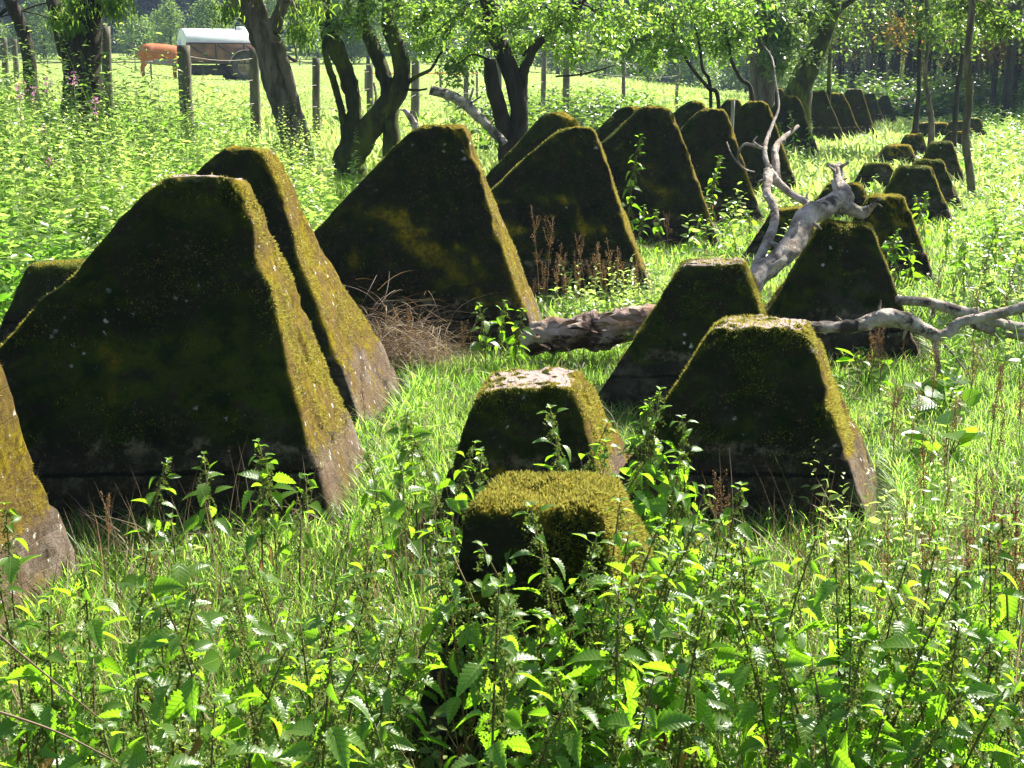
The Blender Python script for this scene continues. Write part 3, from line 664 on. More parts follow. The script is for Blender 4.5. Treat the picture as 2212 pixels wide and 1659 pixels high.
for (x, y, Yd) in ((1140, 1180, 3.1), (1190, 1110, 3.12), (1235, 1060, 3.15), (1290, 1150, 3.1), (1100, 1260, 3.05), (1160, 1300, 2.95), (1330, 1180, 3.15), (1260, 1240, 3.0), (1390, 1090, 3.5), (1430, 1060, 3.6), (1490, 1110, 3.6), (1460, 1170, 3.4), (1010, 1130, 3.3), (960, 1080, 3.5), (940, 1160, 3.3), (1540, 1120, 3.7), (1600, 1160, 3.7), (1370, 1250, 3.1), (1420, 1290, 3.0)):
    p = atY(x, y, Yd); z0 = float(gz(p[0], p[1])); spots.append((p[0], p[1], z0, p[2]-z0))
used = set()
for q, (x, y, z, hh) in enumerate(spots):
    v_ = int(R.integers(0, 8)) if hh == 0 else int(np.argmin([abs(h-hh) for h in NH]))
    # keep the lens clear of the closest plants
    if hh == 0 and y < 2.6: v_ = 7
    if hh == 0 and y > 3.4: v_ = int(R.choice([0, 7, 6, 0, 3]))
    o = NV[v_] if v_ not in used else copy_tree(NV[v_]); used.add(v_)
    s = R.uniform(.85, 1.15) if hh == 0 else hh/NH[v_]
    o.location = (x, y, z-.01); o.scale = (s**.5, s**.5, s); o.rotation_euler = (R.normal(0, .06), R.normal(0, .06), R.uniform(0, 6.28))
    tag(o, 'leafy stinging nettle with serrated leaves and drooping seed strings, in the foreground thicket', 'nettle', GN)
GM = 'nettles growing beside and between the teeth'
for (x, y, yb) in ((1352, 282, 562), (1380, 440, 566), (1425, 450, 570), (1500, 460, 568), (1520, 470, 572), (1560, 480, 565), (1590, 470, 560), (1620, 450, 550), (1080, 640, 800), (1112, 665, 805), (1050, 650, 808),
                   (1985, 410, 560), (2000, 420, 580), (1960, 520, 640), (1930, 500, 640), (1905, 490, 640), (2040, 470, 600), (2080, 500, 620), (2150, 450, 600), (2120, 480, 620), (2180, 520, 660), (1850, 740, 850), (1800, 800, 880), (1400, 860, 960), (1716, 235, 355), (1690, 262, 360), (1530, 330, 505), (1745, 250, 352)):
    p = ghit(x, yb); t_ = atY(x, y, p[1]); hh = max(.2, t_[2]-p[2]); v_ = int(np.argmin([abs(h-hh) for h in NH]))
    o = copy_tree(NV[v_]); s = hh/NH[v_]; o.location = (p[0], p[1], p[2]-.01); o.scale = (min(1.3, s+.1),)*2+(s,); o.rotation_euler = (0, 0, R.uniform(0, 6.28))
    tag(o, 'upright nettle growing at the foot of a concrete tooth farther back', 'nettle', GM)

def purge(vars_, used_):
    for i_, v_ in enumerate(vars_):
        if i_ not in used_:
            for ch in list(v_.children): bpy.data.objects.remove(ch)
            bpy.data.objects.remove(v_)
# ------------------------------------------------------------------ dock and dead stalks
def dock(h, seed):
    rg = np.random.default_rng(seed); root = empty('dock_stalk', (0, 0, 0)); st = B(); sd_ = B()
    n = 8; t = np.linspace(0, 1, n); c_ = rg.normal(0, .1, 2)*h
    path = np.stack([c_[0]*t**2, c_[1]*t**2, h*t], -1); tube(st, path, .003*(1-.6*t), 5)
    def seeds(pa, pb, m_):
        u = rg.random((m_, 1)); Q = np.array(pa)*(1-u)+np.array(pb)*u+rg.normal(0, .006, (m_, 3))
        place(sd_, DIAM, Q, rg.uniform(0, 6.28, m_), rg.uniform(-1.2, 1.2, m_), rg.uniform(0, 3, m_), .010, .014, rg.random(m_))
    seeds(path[-4], path[-1], 60)
    for q in range(5):
        k_ = rg.uniform(.4, .9); P = np.array([np.interp(k_, t, path[:, a]) for a in range(3)]); az = rg.uniform(0, 6.28); ln = rg.uniform(.06, .14)
        P2 = P+np.array([math.cos(az)*.4, math.sin(az)*.4, 1])*ln; tube(st, [P, (P+P2)/2+.004, P2], .0012, 3, cap=False); seeds(P, P2, 26)
    st.build('stem', M['dry'], root); sd_.build('seed_head', M['dock'], root)
    return root
DV = [dock(h, 300+i_) for i_, h in enumerate((.55, .7, .45, .8))]; DH = (.55, .7, .45, .8); usedd = set()
dsp = [(x, y, yb) for (x, y, yb) in ((1165, 440, 688), (1180, 470, 688), (1200, 520, 698), (1245, 540, 688), (1265, 500, 683), (1300, 520, 688), (1325, 510, 688), (1350, 540, 688), (1280, 530, 698), (1175, 560, 700), (1215, 545, 690), (1255, 560, 695), (1275, 520, 690), (1310, 560, 692), (1335, 530, 688), (1365, 560, 695), (1380, 540, 690), (1225, 590, 700), (1150, 600, 705), (150, 960, 1100), (215, 990, 1120), (85, 990, 1180), (235, 1060, 1250), (540, 975, 1130),
       (880, 660, 815), (1000, 690, 815), (790, 830, 950), (2120, 560, 700), (2080, 580, 700), (2165, 570, 730), (2050, 590, 720), (2100, 610, 760), (2190, 590, 760), (2020, 560, 690), (1980, 830, 960), (2050, 860, 1000), (2150, 880, 1050), (2200, 800, 980), (1960, 900, 1030), (1720, 1120, 1300), (1810, 1180, 1350), (2100, 1000, 1200), (30, 1350, 1600), (130, 1300, 1560), (80, 1420, 1640), (1440, 455, 560), (1545, 1010, 1200), (1560, 1060, 1230), (330, 1180, 1400), (2140, 1080, 1300), (1990, 1130, 1330), (2190, 1150, 1400))]
for q in range(46):
    yb_ = R.uniform(760, 1450); dsp.append((R.uniform(1880, 2240), yb_-R.uniform(90, 260)*(yb_/1100), yb_))
for (x, y, yb) in dsp:
    p = ghit(x, yb); t_ = atY(x, y, p[1]); hh = min(1.1, max(.2, t_[2]-p[2])); v_ = int(np.argmin([abs(h-hh) for h in DH]))
    o = DV[v_] if v_ not in usedd else copy_tree(DV[v_]); usedd.add(v_); s = hh/DH[v_]
    o.location = (p[0], p[1], p[2]-.01); o.scale = (s, s, s); o.rotation_euler = (0, 0, R.uniform(0, 6.28))
    tag(o, 'thin reddish brown dock stalk gone to seed, standing in the grass among the teeth', 'dock', 'brown seeding dock stalks')
purge(DV, usedd)
# pink flowering stalks on the left bank
pinks = []
for (x, y) in ((100, 175), (158, 160), (205, 220), (92, 275), (72, 195), (110, 345), (40, 190)):
    root = pinks and None
    Yd = 11+R.uniform(-1, 2); t_ = atY(x, y, Yd); z0 = float(gz(t_[0], t_[1])); hh = t_[2]-z0
    r0 = empty('willowherb', (t_[0], t_[1], z0)); st = B(); tube(st, [(0, 0, 0), (.01, 0, hh*.5), (0, 0, hh)], .003, 4); st.build('stem', M['stem'], r0)
    fb = B(); n = 26; place(fb, DIAM, np.stack([R.normal(0, .018, n), R.normal(0, .018, n), hh+R.uniform(-.09, .03, n)], -1), R.uniform(0, 6.28, n), R.uniform(-1, 1, n), R.uniform(0, 3, n), .022, .03, R.random(n)); fb.build('flower', M['pink'], r0)
    tag(r0, 'slender pink flowering stalk rising out of the weeds on the left bank', 'wildflower', 'pink flowers on the left bank')

# broad pale leaves in the short grass on the right
ROUND = leaf_tm(prof(9, .46, .4), .15, .18, .04)
for q, (x, y, lab) in enumerate(((1995, 885, 'clump of broad pale leaves in the grass right of the front right tooth'), (2045, 905, 'second clump of broad leaves, just right of the first'), (1870, 845, 'broad leaved plant beside the foot of the dark grey tooth'), (2040, 1010, 'low broad leaved plant in the bright grass near the right edge'))):
    p0 = ghit(x, y); rt = empty('broad_leaved_plant', p0); lb = B(); st = B(); n = 9
    az = R.uniform(0, 6.28, n); L = R.uniform(.09, .16, n); hh = R.uniform(.06, .2, n); P = np.stack([np.cos(az)*.07, np.sin(az)*.07, hh], -1)
    for k_ in range(n): tube(st, [(0, 0, -.02), P[k_]*np.array([.6, .6, .6]), P[k_]], .003, 4, cap=False)
    place(lb, ROUND, P, az, R.normal(.1, .35, n), R.normal(0, .4, n), L, L, R.random(n)); lb.build('foliage', M['nettle'], rt); st.build('stalks', M['stem'], rt)
    tag(rt, lab, 'plant')
for pts, lab in ((((-40, 1340, 2.6), (90, 1450, 2.62), (225, 1560, 2.66)), 'long pale dead stem slanting down through the nettles at the left edge'), (((-40, 1525, 2.35), (120, 1580, 2.4), (260, 1650, 2.45)), 'lower pale dead stem slanting across the bottom left corner')):
    P = np.array([atY(*p_) for p_ in pts]); b = B(); tube(b, catmull(P-P[0], 8), np.linspace(.0028, .0014, 17), 6, rough=.2, freq=60)
    o = b.build('fallen_twig', M['dry'], smooth=True); o.location = P[0]; tag(o, lab, 'twig')
# ------------------------------------------------------------------ trees
def px_path(pts, Y, dy=0.):
    P = []; Rr = []
    for k_, (x, y, d) in enumerate(pts):
        Yk = Y+dy*k_/max(1, len(pts)-1); P.append(atY(x, y, Yk)); Rr.append(d/2/pxm(Yk))
    return np.array(P), np.array(Rr)
def stem_tube(b, P, r, n=14, per=7, rough=.12, ridge=.05, seed=0, cap=True, kink=False):
    Q = catmull(P, per); Q = Q+(np.stack([vnoise(Q*5+seed, 31), vnoise(Q*5+seed, 32), vnoise(Q*5+seed, 33)], -1)*r.mean()*.35 if kink else 0); rr = np.interp(np.linspace(0, 1, len(Q)), np.linspace(0, 1, len(r)), r)
    tube(b, Q, rr, n, rough, freq=1.2/max(rr.mean(), .02), ridge=ridge, seed=seed, cap=cap); return Q, rr
def grow(b, P, d, L, r, lvl, tips, rg, droop=0.):
    n = 5; pts = [np.array(P)]; dd = np.array(d, float); dd /= np.linalg.norm(dd)
    for q in range(n):
        dd = dd+rg.normal(0, .16, 3)+np.array([0, 0, .06-droop]); dd /= np.linalg.norm(dd); pts.append(pts[-1]+dd*L/n)
    rr = np.linspace(r, r*.35, n+1); tube(b, pts, rr, 6 if r > .03 else 4, cap=False)
    if lvl == 0:
        for q in (2, 3, 4, 5): tips.append(pts[q])
        return
    for q in range(1, n+1):
        for _ in range(1 if q < n else 2):
            side = rg.normal(0, 1, 3); side -= dd*np.dot(side, dd); side /= np.linalg.norm(side)+1e-9
            nd = dd*.6+side*.8+np.array([0, 0, .15]); grow(b, pts[q], nd, L*rg.uniform(.45, .7), rr[q]*.6, lvl-1, tips, rg, droop)
def leaves(b, tips, m_, rr, L, tm, rg, droop=.3, tb=.45, wid=1.):
    tips = np.asarray(tips); n = len(tips)*m_; P = np.repeat(tips, m_, 0)+rg.normal(0, rr, (n, 3))*np.array([1, 1, .8])
    side = np.repeat(rg.normal(0, .15, len(tips)), m_)
    LL = L*rg.uniform(.6, 1.3, n)
    place(b, tm, P, rg.uniform(0, 6.28, n), rg.normal(-droop, .5, n), rg.normal(0, .6, n), LL, LL*wid, np.clip(tb+side+rg.normal(0, .22, n), 0, 1))
def pix_tree(name, label, stems, Y, mat, leafm, clumps=(), tops=(), L=.08, tm=DIAM, m_=26, seed=1, topL=2.2, bare=(), group=None, dens=1., wid=1., topm=8, topleaf=.16, rough=.12, cat='tree', droop=.3, lvl=2):
    rg = np.random.default_rng(seed); base, _ = px_path([stems[0][0]], Y); g0 = float(gz(base[0][0], base[0][1]))
    org = np.array([base[0][0], base[0][1], g0]); root = empty(name, org); tb_ = B(); bb = B(); lb = B(); allp = []
    for k_, st in enumerate(stems):
        P, r = px_path(st, Y, rg.uniform(-.35, .35) if k_ else 0.)
        if k_ == 0 or st[0][1] > 180:
            P = np.vstack([[P[0][0]-(P[1][0]-P[0][0])*.15, P[0][1], min(g0-.2, P[0][2]-.3)], P]); r = np.r_[r[0]*1.25, r]
        Q, rr = stem_tube(tb_, P-org, r, seed=seed+k_, rough=rough, n=16 if Y < 30 else 10, per=8); allp.append(Q)
        d = Q[-1]-Q[-4]; tips = []
        if st[-1][1] <= 6 and topL:
            dn = d/np.linalg.norm(d); dn = dn*.6+np.array([0, 0, .5])
            grow(bb, Q[-1], dn, topL, rr[-1], lvl, tips, rg, 0); tips = [q_ for q_ in tips if q_[2]+org[2] > CAMH+.0535*Y+.45]; leaves(lb, tips, topm, .28, topleaf, DIAM, rg, wid=wid)
    for st in bare:
        P, r = px_path(st, Y, rg.uniform(-.5, .5)); stem_tube(bb, P-org, r, n=6, per=5, ridge=0)
    A = np.vstack(allp); tips = []
    for (x, y, rp) in clumps:
        c = atY(x, y, Y+rg.uniform(-.6, .6))-org; rc = rp/pxm(Y)
        near_ = A[np.argmin(np.linalg.norm(A-c, axis=1)+.6*np.abs(A[:, 2]-c[2]-.4))]; mid = (near_+c)/2+np.array([0, 0, .12])
        tube(bb, catmull([near_, mid, c], 4), np.linspace(.02, .006, 9), 5, cap=False)
        for q in range(int(12*dens)):
            e = c+rg.normal(0, rc*.7, 3); tube(bb, [c+(near_-c)*rg.uniform(0, .25), (c+e)/2+rg.normal(0, .03, 3), e], [.006, .004, .002], 3, cap=False); tips += [e, (c+e)/2]
    if tips: leaves(lb, tips, m_, .085*Y/18, L, tm, rg, droop, wid=wid)
    tb_.build('trunk', M[mat], root, smooth=True)
    if bb.n: bb.build('branches', M[mat], root, smooth=True)
    if lb.n: lb.build('crown', M[leafm], root)
    tag(root, label, cat, group); return root
pix_tree('old_tree', 'curved grey trunk at the top left corner with bare pale twigs', [[(66, 175, 28), (60, 110, 27), (45, 55, 26), (22, 0, 28)]], 20, 'bark', 'spray', topL=2.5, bare=[[(25, 10, 9), (-10, 40, 8)], [(0, 37, 3), (47, 23, 4), (97, 7, 4), (187, -6, 3)], [(47, 23, 4), (85, 32, 3), (110, 40, 3), (134, 35, 2)]], seed=11)
pix_tree('broad_tree', 'thick rough double trunk with hanging light green sprays, left of the cow', [[(185, 230, 95), (180, 150, 78), (185, 90, 66), (195, 30, 52), (205, 0, 48)], [(168, 170, 50), (138, 90, 34), (125, 40, 30), (115, 0, 30)]], 17, 'bark', 'spray', clumps=[(240, 10, 22), (150, 25, 18), (165, 8, 20), (145, 50, 10), (255, 2, 14)], L=.10, tm=LANCE, m_=9, seed=12, wid=.7, droop=.9, topL=2.2)
pix_tree('leaning_tree', 'leaning pale barked tree with split trunk, right of the tank trailer', [[(640, 345, 52), (618, 250, 52), (592, 160, 54), (570, 80, 56), (540, 30, 48), (505, -10, 44)], [(668, 330, 22), (640, 230, 20), (618, 150, 22), (600, 90, 26)], [(592, 70, 30), (603, 30, 26), (618, -6, 22)], [(575, 60, 26), (560, 10, 22), (556, -10, 20)]], 16, 'barkpale', 'spray', clumps=[(645, 6, 20), (672, 10, 18), (655, 75, 9), (648, 60, 9), (488, 20, 8)], bare=[[(600, 110, 9), (640, 130, 7), (636, 90, 6), (640, 66, 4)]], L=.09, tm=LANCE, m_=8, wid=.7, seed=13, rough=.2, droop=.6)
pix_tree('forked_tree', 'dark many stemmed tree curving up from one foot beside the fence', [[(760, 335, 67), (800, 275, 54), (842, 220, 47), (868, 165, 39), (858, 100, 34), (838, 50, 29), (845, -8, 27)], [(752, 320, 42), (765, 240, 32), (755, 180, 35), (728, 110, 37), (705, 50, 35), (700, -8, 34)], [(748, 290, 25), (738, 240, 15), (722, 180, 15), (706, 130, 14), (698, 80, 13)], [(842, 225, 34), (828, 160, 30), (806, 100, 29), (782, 40, 25), (790, -8, 24)]], 18.5, 'barkmoss', 'treeleaf', clumps=[(745, 15, 26), (800, 15, 30), (775, 50, 16), (860, 15, 26), (730, 55, 12), (890, 8, 26)], bare=[[(866, 190, 12), (900, 165, 9), (930, 150, 7), (950, 118, 6), (965, 106, 4), (990, 130, 3)], [(868, 192, 6), (900, 195, 5), (922, 192, 4)], [(790, 260, 7), (812, 220, 6), (808, 180, 5)]], seed=14, m_=8, rough=.16)
pix_tree('twin_trunk_tree', 'tree with a broken stub and a forking trunk behind the big golden topped tooth', [[(1112, 320, 52), (1122, 250, 38), (1112, 180, 40), (1088, 120, 38), (1068, 60, 34), (1050, -8, 30)], [(1098, 320, 44), (1082, 250, 34), (1064, 180, 32), (1058, 130, 26)], [(1128, 190, 24), (1142, 130, 18), (1168, 90, 15), (1215, 45, 12), (1268, -6, 10)]], 18, 'bark', 'treeleaf',
         clumps=[(900, 45, 34), (940, 18, 34), (915, 95, 22), (960, 70, 36), (1000, 25, 36), (1005, 110, 30), (1040, 60, 32), (1060, 20, 32), (980, 150, 18), (1100, 50, 34), (1130, 100, 24), (1150, 25, 34), (1195, 75, 28), (1205, 20, 34), (1255, 45, 34), (1240, 105, 22), (1300, 20, 34), (1310, 80, 28), (1350, 40, 30)], seed=15, L=.08, m_=13, bare=[[(1130, 120, 8), (1180, 60, 6), (1215, 15, 5)], [(1200, 165, 4), (1260, 160, 4), (1330, 140, 3)]])
pix_tree('sapling', 'thin dark branching sapling with bright leaves behind the row', [[(1552, 222, 9), (1530, 190, 8), (1500, 155, 7), (1478, 120, 6), (1450, 60, 5), (1430, -6, 5)], [(1535, 200, 7), (1518, 150, 6), (1512, 105, 5), (1500, 50, 5)], [(1625, 212, 9), (1600, 170, 8), (1580, 130, 7), (1572, 85, 6), (1550, 30, 6), (1540, -6, 5)]], 22, 'bark', 'treeleaf', clumps=[(1390, 20, 36), (1405, 75, 34), (1450, 45, 38), (1460, 95, 26), (1500, 20, 40), (1520, 75, 34), (1560, 40, 38), (1570, 95, 24), (1610, 20, 36), (1350, 100, 24), (1410, 120, 16), (1600, 70, 26)], seed=16, L=.10, m_=15, topL=1.5, lvl=1)
pix_tree('thick_trunk_tree', 'straight rough grey trunk veiled by grey green leaves, beside the leaning mossy tree', [[(1645, 205, 54), (1642, 150, 46), (1636, 90, 44), (1632, 0, 42)]], 32, 'barkpale', 'willow', clumps=[(1620, 50, 30), (1650, 20, 40), (1660, 80, 34), (1690, 40, 38), (1700, 90, 32), (1725, 60, 28), (1715, 10, 36), (1680, 130, 18), (1745, 20, 24)], seed=17, L=.13, m_=30, topL=4)
pix_tree('mossy_leaning_tree', 'dark trunk leaning right, green with moss on its upper side', [[(1722, 215, 62), (1735, 170, 52), (1762, 110, 44), (1785, 50, 42), (1800, -8, 40)], [(1795, 40, 18), (1820, 15, 14), (1850, -8, 12)]], 34, 'barkmoss', 'woodleaf', seed=18, topL=4)
pix_tree('slim_tree', 'tall slim curved trunk in front of the wood, with small teeth at its foot', [[(2098, 425, 20), (2096, 380, 17), (2086, 300, 16), (2094, 200, 16), (2090, 120, 15), (2098, 40, 14), (2100, -8, 13)]], 20.5, 'barkpale', 'woodleaf', clumps=[(2130, 20, 40), (2160, 60, 30), (2075, 15, 30)], seed=19, topL=2, m_=14, L=.1)
pix_tree('thin_pale_tree', 'thin pale wavy trunk between the far rows of teeth', [[(2012, 262, 13), (2003, 200, 9), (1998, 150, 9), (2006, 80, 9), (2000, -8, 8)]], 31, 'barkpale', 'woodleaf', clumps=[(1990, 30, 36), (2015, 60, 28)], seed=20, topL=2, L=.12, m_=16)
pix_tree('thin_dark_tree', 'thin dark trunk just left of the pale wavy one', [[(1978, 268, 13), (1984, 210, 9), (1986, 120, 9), (1990, -8, 8)]], 33, 'bark', 'brownleaf', clumps=[(1960, 60, 30)], seed=21, topL=2, L=.12, m_=16)
pix_tree('young_tree', 'young tree leaning slightly right between the wavy trunk and the tall slim one', [[(2062, 275, 12), (2068, 190, 10), (2080, 110, 9), (2062, 40, 9), (2060, -8, 8)]], 32, 'bark', 'woodleaf', clumps=[(2050, 30, 36), (2080, 70, 26)], seed=22, topL=2, L=.12, m_=16)
pix_tree('thin_tree', 'short thin trunk immediately right of the mossy leaning tree', [[(1790, 205, 10), (1791, 150, 8), (1795, 80, 7), (1800, -8, 7)]], 38, 'barkmoss', 'woodleaf', clumps=[(1810, 60, 30), (1840, 20, 36)], seed=23, topL=2, L=.13, m_=14)

# dead stump-like log and snag behind the big teeth
def wood(name, label, paths, Y, mat, n=14, rough=.10, ridge=.03, cat='dead branch', per=12, tm_names=('trunk', 'branch'), dys=None):
    P0, _ = px_path([paths[0][0]], Y); root = empty(name, P0[0]); g0 = P0[0]
    for k_, st in enumerate(paths):
        b = B(); Yk = Y; dy = 0
        if dys: Yk, dy = dys[k_]
        P, r = px_path(st, Yk, dy); stem_tube(b, P-g0, r, n=n if k_ == 0 else max(8, n-4), per=per, rough=rough, ridge=ridge, seed=k_*7+3, kink=True)
        rg_ = np.random.default_rng(k_+int(Y*10)); Qc = catmull(P-g0, 6)
        for _ in range(0 if mat == 'rotten' else max(2, len(st)-1)):
            q_ = Qc[rg_.integers(2, len(Qc)-1)]; d_ = rg_.normal(0, 1, 3)*np.array([1, .4, 1]); d_ /= np.linalg.norm(d_); rm = r.mean(); L_ = rm*rg_.uniform(1.6, 3.2)
            tube(b, [q_, q_+d_*L_*.6, q_+d_*L_+rg_.normal(0, .01, 3)], [rm*.32, rm*.24, rm*.12], 6, rough=.3, freq=40)
        b.build(tm_names[0] if k_ == 0 else tm_names[1], M[mat], root, smooth=True)
    tag(root, label, cat); return root
wood('fallen_log', 'pale barkless fallen log sloping down towards the twin trunk tree', [[(932, 196, 20), (975, 210, 22), (1010, 232, 22), (1050, 268, 20), (1090, 312, 18)], [(1010, 228, 6), (1018, 205, 5), (1022, 190, 4)], [(1015, 225, 5), (1040, 208, 4)]], 17, 'dead', cat='log')
wood('dead_snag', 'short pale broken snag poking up behind the lichened tooth', [[(905, 285, 16), (892, 262, 15), (880, 244, 12), (872, 236, 7)], [(885, 250, 8), (890, 238, 5)]], 15.5, 'dead', cat='snag')
wood('dead_branch', 'thick bleached dead branch leaning over the dark grey tooth, with forking upper limbs',
     [[(1618, 625, 45.0), (1652, 590, 46.8), (1700, 545, 48.6), (1728, 500, 46.8), (1752, 462, 45.0), (1790, 440, 41.4), (1822, 428, 36.0)],
      [(1828, 432, 32.4), (1822, 412, 30.6), (1812, 395, 24.0), (1810, 375, 20.8), (1812, 358, 17.6)], [(1811, 366, 11.2), (1798, 358, 8.0), (1786, 356, 4.8)], [(1812, 364, 9.6), (1824, 356, 7.2), (1834, 350, 4.0)],
      [(1815, 445, 30.6), (1840, 452, 28.8), (1858, 460, 20.8), (1872, 466, 16.0)], [(1868, 466, 14.4), (1885, 446, 12.0), (1902, 430, 7.2)],
      [(1622, 600, 19.2), (1640, 560, 19.2), (1660, 515, 20.8), (1674, 478, 19.2), (1672, 445, 17.6), (1658, 415, 17.6), (1660, 390, 19.2), (1662, 372, 22.4)],
      [(1660, 372, 22.4), (1680, 395, 17.6), (1710, 420, 15.2), (1748, 442, 13.6)],
      [(1662, 376, 12.8), (1653, 338, 10.4), (1655, 307, 8.8), (1668, 269, 6.4), (1682, 230, 4.8), (1675, 173, 4.0), (1668, 127, 3.2), (1652, 100, 1.6)],
      [(1678, 388, 17.6), (1676, 350, 16.0), (1676, 322, 14.4), (1690, 300, 12.0), (1708, 286, 9.6), (1724, 272, 6.4)],
      [(1655, 322, 6.4), (1632, 316, 7.2), (1610, 312, 6.4), (1596, 330, 4.8), (1595, 350, 4.8), (1609, 366, 4.0), (1630, 372, 3.2)], [(1640, 316, 4.8), (1628, 306, 4.0), (1636, 294, 2.4)], [(1595, 352, 4.0), (1580, 332, 3.2), (1570, 307, 2.4)]],
     8.6, 'dead', n=26, rough=.15, ridge=.06, dys=[(8.15, .75), (8.9, .45), (9.3, .1), (9.3, -.1), (8.85, .0), (8.85, -.15), (8.3, .7), (9., -.15), (9., .9), (9.05, .5), (9.2, .2), (9.2, 0), (9.3, .1)])
wood('crooked_branch', 'crooked grey branch lying across the foot of the dark grey tooth, humped in the middle',
     [[(1700, 708, 24), (1766, 712, 26), (1834, 708, 27), (1872, 698, 32), (1905, 688, 38), (1945, 690, 38), (1985, 706, 32), (2024, 726, 28)], [(2015, 728, 26), (2045, 720, 24), (2075, 698, 22), (2124, 686, 22), (2180, 672, 22), (2240, 655, 22)], [(2040, 745, 6), (2060, 768, 5), (2085, 800, 4)], [(2020, 735, 16), (2024, 770, 13), (2030, 830, 12)]], 7.9, 'dead', n=22, rough=.2, ridge=.05)
wood('rear_branch', 'second grey branch behind the crooked one, running off the right edge', [[(1940, 650, 20), (2005, 657, 22), (2056, 671, 24), (2107, 683, 24), (2170, 702, 24), (2250, 716, 24)], [(2060, 672, 14), (2070, 690, 12), (2076, 705, 10)], [(2100, 700, 18), (2160, 715, 22), (2240, 730, 24)]], 8.5, 'dead', n=14, rough=.14)
o = wood('rotten_log', 'rotten flaking log lying in the grass between the lichened and the right hand teeth', [[(1140, 756, 48), (1165, 742, 66), (1210, 726, 74), (1270, 714, 78), (1330, 704, 74), (1400, 690, 66), (1450, 682, 60)]], 8.6, 'rotten', n=28, rough=.30, ridge=.07, cat='log', per=14)
rb = B(); rr_ = np.random.default_rng(5)
for q in range(26):
    x = rr_.uniform(1150, 1400); P = atY(x, 740-(x-1150)*.2+rr_.uniform(-28, 24), 8.42+rr_.uniform(-.03, .05))-np.array(o.location)
    ln = rr_.uniform(.05, .16); place(rb, OVAL, [P], rr_.choice([0, math.pi])+rr_.normal(0, .3), rr_.normal(0, .25), rr_.uniform(.4, 1.8), ln, ln*.7)
rb.build('bark_flakes', M['rotten'], o)

# ------------------------------------------------------------------ fence
def fence(name, label, posts, mat, wires, wmat='wire', wr=.004):
    pts = []
    for (x, yt, yb, wpx, Y) in posts: pts.append((atY(x, yt, Y), wpx/2/pxm(Y), Y))
    g0 = np.array([pts[0][0][0], pts[0][0][1], float(gz(pts[0][0][0], pts[0][0][1]))]); root = empty(name, g0)
    for k_, (P, r, Y) in enumerate(pts):
        gzv = float(gz(P[0], P[1])); b = B(); lean = random.uniform(-.04, .04)
        path = np.array([[P[0]+lean, Y, min(gzv-.25, P[2]-.9)], [P[0]+lean*.5, Y, (gzv+P[2])/2], [P[0], Y, P[2]]])-g0
        stem_tube(b, path, [r*1.03, r, r*.97], n=10, per=6, rough=.07, ridge=.02, seed=k_); b.build('post', M[mat], root, smooth=False)
    for dz in wires:
        b = B()
        for q in range(len(pts)-1):
            A, C = pts[q][0]-g0, pts[q+1][0]-g0; t = np.linspace(0, 1, 7)[:, None]
            W_ = A*(1-t)+C*t; W_[:, 2] -= dz+.05*(4*t*(1-t))[:, 0]; W_[:, 1] -= .07; tube(b, W_, wr, 4)
        b.build('wire', M[wmat], root)
    tag(root, label, 'fence'); return root
fence('pasture_fence', 'old pasture fence of weathered posts and thin wire along the left bank', [(-60, 78, 0, 20, 20), (8, 80, 0, 14, 27), (30, 84, 0, 12, 28), (227, 57, 0, 22, 19.5), (396, 98, 0, 29, 19), (548, 108, 0, 22, 21), (683, 125, 0, 17, 23), (798, 140, 0, 15, 26), (898, 124, 0, 18, 30), (1078, 118, 0, 12, 33)], 'post', (.12, .42, .75))
fence('paddock_fence', 'weathered fence posts with wires behind the twin trunk tree', [(1008, 112, 0, 11, 34), (1176, 100, 0, 11, 36), (1224, 97, 0, 15, 36), (1347, 124, 0, 8, 40), (1465, 128, 0, 7, 46)], 'post', (.15, .5, .85))
fence('electric_fence', 'low far electric fence with orange tape behind the forked tree', [(790, 150, 0, 5, 50), (860, 150, 0, 5, 50), (950, 150, 0, 5, 50), (1030, 152, 0, 5, 50)], 'post', (.1,), 'tape', .018)
fence('rail_fence', 'distant rail fence at the far side of the meadow', [(60+q*42, 128, 0, 3, 98) for q in range(16)], 'post', (.15, .6), 'post', .05)
fence('wooden_stake', 'short grey stake sticking up beside a slice of tooth crown', [(1584, 217, 0, 8, 19.8)], 'postgrey', ())

